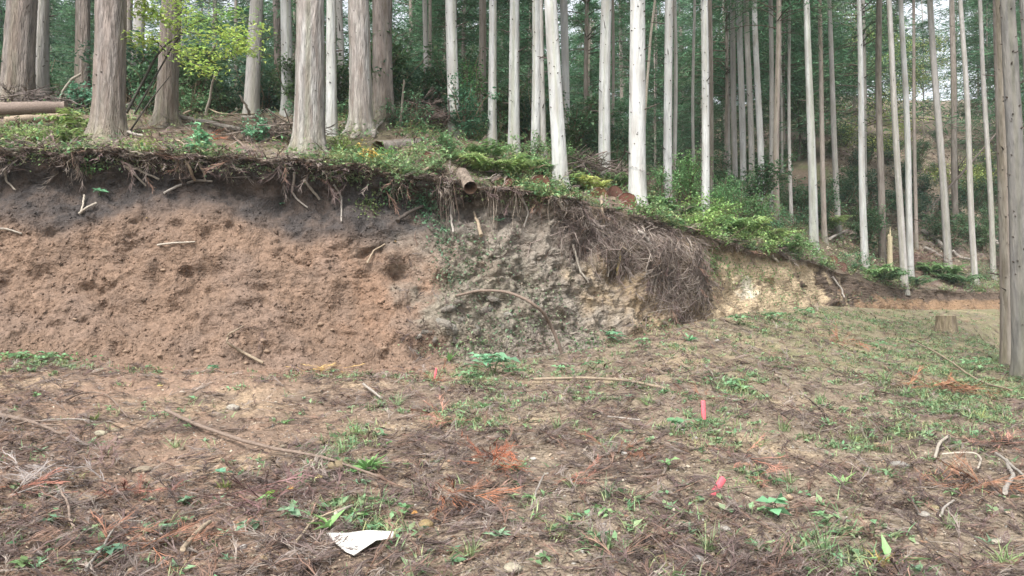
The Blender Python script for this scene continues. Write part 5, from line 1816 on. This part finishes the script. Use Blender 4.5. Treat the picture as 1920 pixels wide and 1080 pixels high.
plant(rosette(1, 22, .24, .045, (.16, .34, .09), (.1, 1.0)), 690, 885, "bright green rosette with pointed leaves below the end of the long branch")
plant(rosette(2, 8, .17, .055, G_BLUE, (.1, .5)), 285, 1000, "star-shaped blue-green weed near the bottom left")
plant(stalk_plant(3, 4, .05, .07, .05, G_BLUE, .04), 347, 948, "small dark green seedling left of the purple-brown spray")
plant(stalk_plant(4, 2, .10, .09, .075, (.12, .32, .19), .02), 418, 905, "round bluish leaf pair on the bare left ground")
plant(stalk_plant(5, 2, .09, .08, .06, (.20, .42, .12), .03), 500, 952, "light green weed below the lime-green leaf")
plant(stalk_plant(6, 4, .06, .08, .055, G_BLUE, .05), 540, 974, "blue-green weed left of the curved tan stem")
plant(stalk_plant(7, 5, .07, .08, .055, G_BLUE, .06), 466, 998, "dull blue-green weed below the purple-brown spray")
plant(stalk_plant(8, 6, .06, .09, .055, (.10, .20, .12), .06), 210, 1046, "dull blue-green weed beside the forked twig in the bottom left")
plant(stalk_plant(9, 3, .05, .06, .045, G_BLUE, .03), 98, 988, "tiny blue-green weed below the grey matted sprays")
plant(stalk_plant(10, 4, .05, .06, .045, G_MID, .04), 35, 1072, "tiny green weed in the bottom left corner")
plant(rosette(11, 8, .14, .035, (.13, .30, .08), (.1, .7)), 676, 970, "small green rosette above the white sheet")
plant(rosette(12, 6, .17, .045, (.18, .36, .10), (.2, .9)), 618, 992, "pale green broad weed left of the short pale splinter")
plant(rosette(13, 6, .08, .02, G_BLUE), 796, 1042, "tiny blue-green rosette right of the white sheet")
plant(stalk_plant(14, 5, .08, .10, .06, (.12, .28, .14), .06), 398, 697, "green weed at the foot of the red bank")
plant(stalk_plant(15, 20, .3, .18, .10, (.16, .36, .19), .34), 925, 705, "big lush green weed clump at the foot of the bank corner")
for i_, (px, py, n_, h, L, lab) in enumerate(((872, 715, 9, .14, .12, "green weed clump between the tiny stake and the big lush clump"), (962, 706, 8, .14, .12, "green weed clump right of the big lush clump"), (1058, 702, 7, .12, .11, "green weed below the foot of the arching stem"), (1112, 694, 8, .14, .12, "green weed right of the arching stem's foot"), (1385, 610, 9, .2, .15, "green weed clump below the yellow bank, left one"), (1455, 604, 9, .2, .16, "green weed clump below the yellow bank, middle one"), (1510, 592, 9, .2, .16, "green weed clump below the yellow bank, right one"), (1205, 650, 7, .12, .11, "green weed on the road near the tan bank's foot"), (100, 678, 9, .12, .11, "green weed clump at the left end of the red bank's foot"), (30, 676, 8, .12, .11, "green weed at the picture's left edge below the red bank"), (1660, 660, 8, .2, .14, "green weed on the grassy road, left of the thin pale stick"), (1390, 735, 8, .14, .12, "light green weed beyond the upright pink stake"), (1835, 695, 9, .2, .14, "green weed beside the rust-orange heap"))):
    plant(stalk_plant(140 + i_, n_, h, L, L * .6, (.16, .32, .14), h * 1.3), px, py, lab)
plant(rosette(16, 6, .24, .06, (.16, .36, .10), (.5, 1.2)), 842, 680, "upright green weed left of the big lush clump")
plant(rosette(17, 7, .18, .05, (.17, .34, .12), (.2, .9)), 910, 768, "green weed on the clearing below the big lush clump")
plant(rosette(18, 9, .14, .03, G_BLUE, (.1, .7)), 1116, 1012, "blue-green rosette at the bottom middle")
plant(rosette(19, 5, .10, .025, G_BLUE, (.1, .6)), 1293, 1002, "small blue-green seedling below the fallen pink stake")
plant(stalk_plant(20, 3, .12, .12, .085, (.15, .36, .17), .05), 1450, 972, "two broad light green leaves right of the leaning pink stake")
plant(rosette(21, 4, .24, .045, (.20, .40, .13), (.2, .9)), 1668, 1060, "weed with one long drooping light green leaf at the bottom right")
plant(rosette(22, 6, .16, .04, (.20, .38, .12), (.2, 1.0)), 1582, 912, "light green rosette right of the broad-leaved weed")
plant(stalk_plant(23, 3, .09, .08, .05, (.20, .38, .14), .03), 1252, 882, "light green seedling left of the leaning pink stake")
plant(stalk_plant(24, 8, .12, .10, .06, (.12, .28, .12), .2), 1290, 806, "low green clump below the upright pink stake")
plant(rosette(25, 10, .22, .06, (.14, .38, .17), (.2, 1.0)), 1292, 640, "bright blue-green weed below the hollow of the root mat")
plant(stalk_plant(26, 8, .2, .14, .08, (.12, .30, .15), .2), 1152, 645, "blue-green weed at the foot of the tan bank")
plant(stalk_plant(27, 3, .16, .15, .11, (.13, .34, .17), .06), 188, 372, "broad-leaved blue-green plant rooted in the black topsoil", group="plants on the bank face", lift=.05)
plant(stalk_plant(28, 3, .05, .08, .05, (.13, .32, .18), .05), 526, 386, "tiny green plant on the topsoil under the buttressed cedar", group="plants on the bank face")
plant(stalk_plant(29, 4, .08, .12, .08, (.12, .33, .17), .06), 886, 388, "blue-green plant under the torn hollow stub", group="plants on the bank face", lift=.04)
plant(rosette(30, 8, .2, .07, (.10, .22, .12), (.1, .8)), 932, 418, "dull green plant on the bank right of the torn hollow stub", group="plants on the bank face", lift=.03)
for i, (px, py, s, c) in enumerate(((560, 915, .17, (.17, .27, .12)), (880, 1045, .20, (.22, .28, .12)), (1140, 935, .20, (.15, .24, .12)), (1072, 915, .12, (.2, .27, .1)), (1325, 1035, .18, (.15, .2, .08)), (1480, 905, .13, (.17, .25, .09)), (1480, 925, .10, (.15, .25, .12)),
                                    (1545, 1045, .30, (.12, .22, .08)), (1420, 838, .2, (.18, .27, .1)), (1700, 745, .3, (.15, .3, .1)), (1660, 720, .4, (.16, .28, .09)), (1785, 758, .22, (.12, .25, .09)), (330, 840, .16, (.22, .28, .12)), (745, 760, .22, (.18, .26, .11)), (640, 850, .18, (.18, .3, .1)), (1780, 990, .14, (.2, .28, .12)), (1880, 1055, .16, (.2, .28, .1)), (665, 820, .2, (.2, .3, .09)), (1045, 805, .2, (.2, .27, .12)), (1395, 735, .3, (.25, .38, .1)), (1215, 760, .25, (.18, .3, .1)), (860, 800, .25, (.15, .28, .1)), (1470, 810, .22, (.18, .28, .1)), (1840, 790, .22, (.28, .34, .08)), (1540, 760, .22, (.16, .28, .1)), (1600, 830, .2, (.22, .3, .1)))):
    plant(tuft(60 + i, 30, s, c, .006 + .0004 * s * 10), px, py, where_is("small green grass tuft", px, py), "grass tuft", "grass tufts on the clearing", "grass_tuft")
plant(tuft(95, 40, .13, (.45, .36, .08), .008), 1650, 1066, "dry yellow tuft at the bottom right", "grass tuft", "grass tufts on the clearing", "grass_tuft")
plant(tuft(96, 40, .12, (.12, .16, .03), .010), 175, 790, "dark green moss tuft on the left spoil", "moss", "grass tufts on the clearing", "moss_tuft")
plant(tuft(97, 30, .08, (.15, .19, .03), .010), 420, 915, "dull moss tuft under the round bluish leaves", "moss", "grass tufts on the clearing", "moss_tuft")
rw = np.random.default_rng(88)
for i in range(46):
    px, py = rw.uniform(30, 1890), 740 + 330 * rw.random() ** 1.4
    a = stalk_plant(200 + i, rw.integers(2, 5), rw.uniform(.03, .08), rw.uniform(.04, .08), rw.uniform(.025, .05), np.array(G_MID) * rw.uniform(.8, 1.5) + (0, .03, .04 * rw.random()), .05) if i % 2 else rosette(200 + i, rw.integers(5, 9), rw.uniform(.05, .11), rw.uniform(.015, .03), np.array(G_BLUE) * rw.uniform(.9, 1.5))
    plant(a, px, py, where_is("tiny green seedling", px, py), "seedling", "seedlings on the clearing", "seedling")

# ------------------------------------------------------------------ ferns and shrubs on the bank top
def put_fern(px, py, L, col, label, n=9, seed=0, group="ferns on the bank top"):
    q = hit_near(px, py)[0]
    return link("fern", fern(seed or int(px), n + 3, L * 1.3, col).mesh("fern"), M_LEAF, None, label, "fern", group, loc=q)


FY, FG, FD = (.24, .36, .10), (.15, .28, .09), (.10, .20, .08)
for px, py, L, c, lab in ((945, 333, .75, FY, "large yellow-green fern above the bank, left of the reddish log end"), (905, 325, .6, FY, "yellow-green fern left of the large one above the bank"), (985, 325, .55, FG, "green fern between the large yellow one and the speckled cedar"), (920, 298, .6, FG, "green fern behind the large yellow-green fern"),
                          (1110, 362, .6, (.36, .42, .09), "yellow fern hanging over the three stacked log ends"), (1090, 318, .55, FG, "green fern right of the bright leaning cedar"), (1160, 318, .5, FG, "green fern between the two brightest cedars"), (1440, 462, .9, FY, "drooping yellow-green fern over the dark notch of the yellow bank"),
                          (1475, 474, .8, FG, "green fern right of the drooping yellow one on the lip"), (1400, 445, .9, FY, "bright fern on the lip above the yellow bank"), (1355, 440, .8, FG, "green fern on the lip right of the root mat"), (1310, 430, .7, FY, "yellow-green fern just right of the root mat's top"),
                          (1280, 415, .7, FG, "green fern below the leafy shrub"), (1340, 405, .7, FG, "green fern at the foot of the pale cedar in the shrub"), (148, 246, .6, (.27, .39, .09), "yellow-green fern against the thick shaggy cedar's left side"), (130, 268, .45, FY, "small yellow fern below the peeled tan log's end"),
                          (1635, 522, 1.0, FG, "green fern on the far bank below the pale slender cedar"), (1660, 530, .9, FD, "dark fern on the far bank below the broken snag"), (1745, 515, 1.1, FG, "green fern under the leaning brownish cedar, left one"), (1775, 525, 1.1, FG, "green fern under the leaning brownish cedar, right one"),
                          (1800, 535, 1.0, FD, "dark fern near the far bank's right end"), (1545, 432, 1.1, FY, "yellow-green fern patch behind the tall pale cedar"), (1715, 540, .9, FD, "dark fern beside the close pair of cedars on the far bank"), (1030, 330, .45, FG, "small fern at the left foot of the bright leaning cedar"),
                          (875, 310, .5, FG, "green fern below the dark green bush"), (655, 292, .4, FY, "small yellow-green fern right of the buttressed cedar"), (1230, 395, .6, FG, "green fern at the right foot of the whitest cedar"), (1075, 350, .45, FY, "small yellowish fern between the speckled cedar and the stacked logs")):
    put_fern(px, py, L, c, lab)


def put_shrub(px, py, h, w, nl, col, label, L=.08, W=.045, seed=0, group="shrubs on the bank top", n_st=7, dz=0.0):
    q = hit_near(px, py)[0]
    st, fo = shrub(seed or int(px * 3 + py), h * 1.12, w * 1.1, int(nl * 1.15), L, W, np.array(col) * 1.22, n_st)
    return bush_object("shrub", st, fo, q - np.array([0, 0, .05 - dz]), label, "shrub", group)


put_shrub(868, 262, 1.5, .75, 1500, (.055, .16, .08), "dark green bush in front of the bright pale cedar", .10, .06)
put_shrub(888, 250, 2.2, .35, 700, (.10, .24, .07), "tall narrow green plant above the dark green bush", .10, .06)
put_shrub(1290, 395, 1.5, .8, 1500, (.14, .28, .09), "leafy green shrub right of the whitest broad cedar", .09, .055)
put_shrub(1240, 400, 1.1, .5, 800, (.12, .25, .09), "smaller leafy shrub at the right foot of the whitest broad cedar", .08, .05)
put_shrub(1350, 410, 1.2, .9, 1300, (.13, .29, .10), "leafy shrub right of the pale cedar it hides", .09, .055)
put_shrub(1322, 425, .8, .9, 900, (.20, .36, .08), "low yellow-green shrub spilling to the lip right of the root mat", .08, .05)
put_shrub(1400, 425, 1.1, 1.0, 1100, (.12, .26, .09), "broad green shrub before the five close cedars", .09, .055)
put_shrub(1450, 440, .9, .9, 800, (.10, .23, .10), "blue-green shrub left of the tall pale cedar", .09, .05)
put_shrub(1380, 455, .5, .9, 700, (.22, .36, .09), "light green low growth along the lip above the yellow bank", .07, .04)
put_shrub(155, 192, .7, .45, 450, (.12, .30, .18), "blue-green shrub between the two thick left cedars", .12, .07)
put_shrub(480, 268, .55, .4, 330, (.13, .30, .17), "blue-green shrub left of the buttressed cedar", .10, .06)
put_shrub(375, 290, .5, .35, 260, (.15, .34, .17), "broad-leaved light green plant at the lip below the rust-red sprays", .12, .08)
put_shrub(270, 312, .45, .32, 420, (.24, .33, .06), "mossy yellow-green bush on the lip left of the hooked branch", .05, .03)
put_shrub(30, 268, .28, .6, 520, (.22, .32, .09), "low yellow-green plant along the lip at the left edge", .07, .045)
put_shrub(85, 272, .25, .45, 360, (.20, .30, .09), "low leafy plant under the peeled tan log", .07, .045)
put_shrub(172, 330, .3, .3, 260, (.09, .22, .06), "dark green plant hanging from the lip below the shaggy cedar", .06, .035)
put_shrub(640, 290, .35, .35, 320, (.26, .38, .08), "yellow-green plant right of the buttressed cedar's foot", .07, .045)
put_shrub(682, 312, .35, .4, 380, (.46, .33, .05), "plant turning orange and yellow at the lip", .06, .04)
put_shrub(720, 305, .35, .5, 420, (.15, .30, .08), "green plant below the hollow log end", .07, .045)
put_shrub(760, 335, .35, .6, 560, (.15, .26, .10), "small-leaved green plant trailing over the lip", .06, .035)
put_shrub(1500, 432, .9, .8, 600, (.08, .19, .09), "blue-green shrub right before the tall pale cedar", .09, .05)
put_shrub(1600, 510, .8, .8, 500, (.09, .20, .09), "dark green shrub at the foot of the pale slender cedar", .09, .05)
put_shrub(735, 238, .5, .5, 350, (.13, .28, .14), "blue-green plant at the right foot of the thick cedar pair", .09, .05)
put_shrub(1850, 525, .9, .9, 450, (.09, .19, .08), "dark shrub at the far bank's right end", .09, .05)

for i_, (px, py, h, w, nl, c, lab) in enumerate(((1270, 375, 1.0, .7, 800, (.12, .26, .10), "green shrub behind the leafy one right of the whitest cedar"), (1375, 400, 1.2, .9, 900, (.10, .23, .09), "green shrub at the feet of the first two close slim cedars"), (1425, 425, .9, .9, 800, (.15, .30, .09), "light green shrub at the foot of the palest close cedar"),
        (1300, 445, .6, .7, 700, (.22, .36, .09), "yellow-green growth on the lip directly right of the root mat"), (1345, 462, .5, .8, 700, (.20, .34, .10), "light green growth trailing over the lip at the bend of the bank"), (1425, 478, .5, .8, 600, (.20, .33, .09), "light green growth below the bright fern on the lip"), (1490, 482, .5, .8, 500, (.15, .27, .09), "green growth on the lip near the dark notch"),
        (1215, 412, .5, .5, 420, (.16, .28, .09), "green growth between the whitest cedar and the root mat"), (1000, 300, .6, .6, 420, (.13, .26, .09), "green plant behind the touching cedar pair"), (930, 270, .7, .7, 520, (.10, .22, .09), "green bush at the foot of the smooth grey cedar"), (1060, 318, .6, .5, 380, (.14, .27, .09), "green plant at the right foot of the speckled leaning cedar"), (845, 300, .6, .6, 480, (.13, .25, .10), "green plant below the left of the dark green bush"), (800, 322, .4, .6, 420, (.17, .27, .11), "low green plant on the lip left of the torn stub"), (560, 235, .6, .5, 350, (.10, .22, .12), "blue-green plant just left of the buttressed cedar's trunk"), (420, 215, .8, .6, 450, (.09, .19, .09), "dark green plant right of the sapling"), (350, 195, .9, .7, 600, (.10, .22, .09), "green plant behind the sapling's stems"), (270, 190, .9, .7, 600, (.08, .19, .09), "dark green plant right of the thick shaggy cedar"), (640, 225, .7, .5, 350, (.10, .22, .10), "green plant between buttressed cedar and thick pair"), (770, 210, .9, .7, 500, (.09, .21, .10), "green plant behind the brush heap"))):
    put_shrub(px, py, h, w, nl, c, lab, .085, .05, seed=900 + i_)

# leaves creeping down the corner of the bank
r = np.random.default_rng(61)
acc = Acc()
for cx, cy, sx, sy, n, c in ((60, 290, 70, 14, 260, (.17, .25, .09)), (330, 302, 60, 14, 240, (.20, .22, .10)), (480, 310, 70, 14, 240, (.17, .24, .11)), (650, 325, 60, 14, 300, (.17, .25, .10)), (200, 300, 60, 14, 160, (.15, .20, .09)), (880, 345, 60, 16, 300, (.18, .28, .09)), (1000, 375, 60, 12, 120, (.17, .24, .09)), (740, 355, 30, 22, 260, (.11, .23, .10)), (800, 385, 26, 34, 420, (.10, .22, .11)), (830, 440, 22, 40, 220, (.12, .22, .12)), (690, 385, 26, 22, 160, (.16, .24, .08)), (850, 520, 40, 60, 300, (.14, .20, .11)), (960, 600, 80, 50, 340, (.15, .21, .11)), (900, 470, 60, 50, 260, (.13, .19, .10)), (1030, 560, 60, 60, 200, (.16, .20, .11)), (880, 650, 80, 16, 220, (.16, .25, .11)), (1300, 520, 14, 30, 60, (.15, .25, .09)), (1330, 490, 36, 24, 420, (.17, .30, .09)), (1420, 512, 70, 24, 480, (.18, .29, .09)), (1470, 560, 60, 20, 260, (.17, .27, .10)), (1100, 640, 70, 22, 240, (.15, .25, .11)), (60, 672, 90, 8, 240, (.17, .30, .10)), (1640, 560, 60, 10, 120, (.12, .2, .09)), (1240, 612, 40, 14, 140, (.17, .27, .11))):
    pts, nn = [], []
    for _ in range(n):
        q, m, w = hit(cx + r.normal(0, sx * .6), cy + r.normal(0, sy * .6))
        pts.append(q + m * r.uniform(.01, .08))
    k = len(pts)
    put_leaves(acc, np.array(pts), r.uniform(0, 6.28, k), r.normal(-.4, .4, k), r.uniform(.04, .085, k), r.uniform(.025, .05, k), vary(r, c, k, .3, .3), r.normal(0, .5, k))
# dead sprays and scraps on the slumped earth at the corner
T_, N2_ = [], []
for _ in range(520):
    q, m, w = hit(r.uniform(760, 1260), r.choice((r.uniform(600, 690), r.uniform(430, 690))))
    T_.append(q + m * .02)
    N2_.append(m)
T_, N2_ = np.array(T_), np.array(N2_)
k = len(T_)
scatter(acc, LITE[5], basis(unit(N2_ + r.normal(0, .25, (k, 3))), r.uniform(0, 6.28, k)) * r.uniform(.12, .3, k)[:, None, None], T_, LITTER_COLS[r.integers(0, 6, k)] * r.uniform(.8, 1.3, k)[:, None])
link("creeping_leaves", acc.mesh("creeping_leaves"), M_LEAF, kind="stuff", label="small creeping leaves and dead scraps spread over the cut bank", category="ground cover")

# ------------------------------------------------------------------ the yellow-green sapling with dark slanting stems
r = np.random.default_rng(91)
q = on_hill((240 - 960) / FPX, 16.0)
ds = q[1]
o = empty("sapling", q, "leafy yellow-green sapling with dark slanting stems at the bank top", "sapling")
def sp(*pts):
    return catmull(np.array([unproj(px, py, ds + dd) - q for px, py, dd in pts]), 9)
main = [sp((237, 212, 0), (270, 150, -.1), (300, 96, -.3), (346, 58, -.4)), sp((252, 214, 0), (288, 150, -.1), (326, 84, -.2), (352, 50, -.3)), sp((244, 246, -1.0), (285, 185, -1.0), (318, 143, -1.0))]
a = Acc()
for P, w in zip(main, (.032, .022, .018)):
    a.add(*strands(P[None], np.linspace(w, w * .5, 9)[None], 7, np.array([.055, .050, .042])))
br = [sp((346, 58, -.4), (385, 66, -.6), (430, 62, -.8), (492, 52, -1.0)), sp((326, 84, -.3), (370, 96, -.6), (415, 100, -.8), (455, 88, -.9)), sp((340, 64, -.4), (318, 40, -.5), (290, 28, -.6), (262, 30, -.6)), sp((346, 58, -.4), (350, 30, -.2), (340, 8, 0), (335, -20, .1)),
      sp((352, 50, -.3), (385, 35, -.4), (425, 25, -.3), (465, 28, -.3)), sp((310, 96, -.3), (290, 75, -.7), (262, 70, -.9), (245, 80, -1.0)), sp((330, 84, -.3), (352, 110, -.7), (382, 128, -.9), (400, 132, -1.0)), sp((430, 62, -.8), (450, 75, -1.0), (480, 100, -1.1)), sp((290, 28, -.6), (275, 12, -.7), (262, -8, -.8))]
for P in br:
    a.add(*strands(P[None], np.linspace(.012, .004, 9)[None], 5, np.array([.07, .065, .045])))
link("stems", a.mesh("stems", True), M_WOOD, o)
acc = Acc()
for P in br:
    n = 230
    u = r.uniform(.1, 1.05, n) * 8
    i0 = np.clip(u.astype(int), 0, 7)
    f = (u - i0)[:, None]
    T = P[i0] * (1 - f) + P[i0 + 1] * f
    T = T + r.normal(0, 1, (n, 3)) * (.16, .16, .075)
    cl = (.36, .50, .08) if r.random() < .7 else (.25, .42, .10)
    put_leaves(acc, T, r.uniform(0, 6.28, n), r.normal(-.1, .3, n), r.uniform(.07, .14, n), r.uniform(.035, .065, n), vary(r, cl, n, .25, .2), r.normal(0, .3, n))
link("foliage", acc.mesh("foliage"), M_LEAF, o)

# ------------------------------------------------------------------ understorey between and behind the trunks
UNDER = [shrub(700 + i, 1.8, 1.1, 1500, .12, .065, c, 9) for i, c in enumerate(((.05, .125, .055), (.065, .15, .06), (.045, .11, .06), (.09, .17, .06)))]
UM = [(s_.mesh("stems"), f_.mesh("foliage")) for s_, f_ in UNDER]
for s_, f_ in UM:
    s_.materials.append(M_WOOD)
    f_.materials.append(M_LEAF)
ru = np.random.default_rng(33)
i = 0
bushes = {}
spots = []
while i < 205:
    a = ru.uniform(-.80, .74) if i < 185 else ru.uniform(.46, .68)
    px = 960 + a * FPX
    lo = np.interp(px, [0, 500, 850, 1000, 1300, 1500, 1900], [6.0, 6.0, 5.5, 7, 6, 6, 7])
    d = float(np.interp(a, A, D_C)) + lo + ru.random() ** 1.3 * 24
    if i >= 185:
        d = float(np.interp(a, A, D_C)) + ru.uniform(5, 22)
    if i < 185 and px > 1640 and ru.random() < .3:
        continue
    q = on_hill(a, d)
    o = empty("understorey_bush", q - np.array([0, 0, .1]), "x", "bush", "understorey bushes in the forest")
    k = ru.integers(0, 4)
    for nm, me in zip(("stems", "foliage"), UM[k]):
        c = bpy.data.objects.new(nm, me)
        COLL.objects.link(c)
        c.parent = o
    s_ = ru.uniform(.6, 1.35)
    o.scale = (s_ * ru.uniform(.9, 1.3), s_ * ru.uniform(.9, 1.3), s_)
    o.rotation_euler = (0, 0, ru.uniform(0, 6.28))
    i += 1
    gap = max(k_ for k_ in range(len(SHORT) - 1) if SHORT[k_][0] <= px or k_ == 0)
    bushes.setdefault(gap, []).append((d, o))
for gap, lst in bushes.items():
    lst.sort(key=lambda e: e[0])
    for k_, (d, o) in enumerate(lst):
        a_, b_ = SHORT[gap][1], SHORT[gap + 1][1]
        o["label"] = f"{ORD[k_]} green bush between {a_} and {b_}" if k_ < len(ORD) else f"far green bush deep between {a_} and {b_}"

# light broad-leaved trees on the far slope, where the sky shows through
def broadleaf_crown(seed, rx, rz, n, col):
    r = np.random.default_rng(seed)
    k = 26
    c = r.normal(0, 1, (k, 3))
    c = unit(c) * r.random((k, 1)) ** .5 * (rx, rx, rz)
    b = r.integers(0, k, n)
    T = c[b] + r.normal(0, .42, (n, 3)) * (1, 1, .6)
    a = Acc()
    tone = r.uniform(.7, 1.3, k)[b]
    put_leaves(a, T, r.uniform(0, 6.28, n), r.normal(-.2, .4, n), r.uniform(.10, .2, n), r.uniform(.06, .11, n), vary(r, col, n, .2) * tone[:, None], r.normal(0, .4, n))
    return a.mesh("crown")


for px, d, py, rx, rz, col, lab in ((1655, 46, 225, 3.2, 2.6, (.26, .33, .07), "yellow-green broad-leaved tree seen between the slender cedars on the far slope"), (1625, 52, 80, 3.4, 3.0, (.24, .34, .08), "light green broad-leaved tree high up behind the pale slender cedar"), (1800, 50, 330, 2.6, 1.8, (.24, .30, .06), "low yellow-green tree on the litter slope near the big right-hand trunks"),
                                    (1715, 56, 120, 3.0, 2.6, (.28, .34, .08), "sparse yellow-green tree where the white sky shows through"), (1500, 48, 210, 2.8, 2.6, (.13, .24, .08), "green broad-leaved tree behind the tall pale cedar"), (1850, 58, 180, 3.2, 2.8, (.13, .23, .08), "green broad-leaved tree behind the big right-hand trunks"), (1395, 46, 120, 2.6, 3.0, (.10, .20, .08), "dark leafy tree behind the five close slim cedars"), (870, 42, 90, 2.4, 2.6, (.12, .19, .07), "olive leafy tree behind the bright pale cedar")):
    g = on_hill((px - 960) / FPX, d)
    c = unproj(px, py, d)
    o = empty("broadleaf_tree", g, lab, "tree", "broad-leaved trees among the cedars")
    hgt = c[2] - g[2]
    t_ = np.linspace(0, 1, 7)
    P = np.stack([(c[0] - g[0]) * t_ + .15 * np.sin(t_ * 5), .1 * np.sin(t_ * 4), (hgt + rz * .5) * t_ - .2], -1)
    tr_ = Acc().add(*strands(P[None], np.linspace(.11, .03, 7)[None], 8, np.array([.12, .095, .075])))
    rr = np.random.default_rng(int(px))
    for j in range(9):
        u = rr.uniform(.55, 1)
        s0 = np.array([np.interp(u, t_, P[:, m]) for m in range(3)])
        e = s0 + unit(rr.normal(0, 1, 3) * (1, 1, .3) + (0, 0, .5)) * rx * rr.uniform(.5, .9)
        tr_.add(*strands(np.array([[s0, (s0 + e) / 2 + (0, 0, .15), e]]), np.array([[.04, .025, .008]]), 5, np.array([.12, .10, .08])))
    link("trunk", tr_.mesh("trunk", True), M_BARK, o)
    cr = link("crown", broadleaf_crown(int(px), rx, rz, 2600, col), M_LEAF, o)
    cr.location = (c[0] - g[0], 0, hgt)

# ------------------------------------------------------------------ the damp air between the trees
hx0, hx1, hy0, hy1, hz0, hz1 = -175.0, 175.0, -30.0, 150.0, -4.4, 62.0
hv = [(x, y, z) for z in (hz0, hz1) for y in (hy0, hy1) for x in (hx0, hx1)]
hf = np.array([(0, 2, 3, 1), (4, 5, 7, 6), (0, 1, 5, 4), (2, 6, 7, 3), (0, 4, 6, 2), (1, 3, 7, 5)])
mh = bpy.data.materials.new("haze")
mh.use_nodes = True
mh.node_tree.nodes.clear()
ho = mh.node_tree.nodes.new("ShaderNodeOutputMaterial")
hvv = mh.node_tree.nodes.new("ShaderNodeVolumePrincipled")
hvv.inputs['Color'].default_value = (0.80, 0.90, 0.92, 1)
hvv.inputs['Density'].default_value = 0.0005
mh.node_tree.links.new(hvv.outputs[0], ho.inputs['Volume'])
link("haze", raw_mesh("haze", np.array(hv), np.zeros((0, 3), int), hf, None), mh, kind="stuff", label="thin damp haze hanging between the trees", category="haze")
scene.cycles.volume_bounces = 1
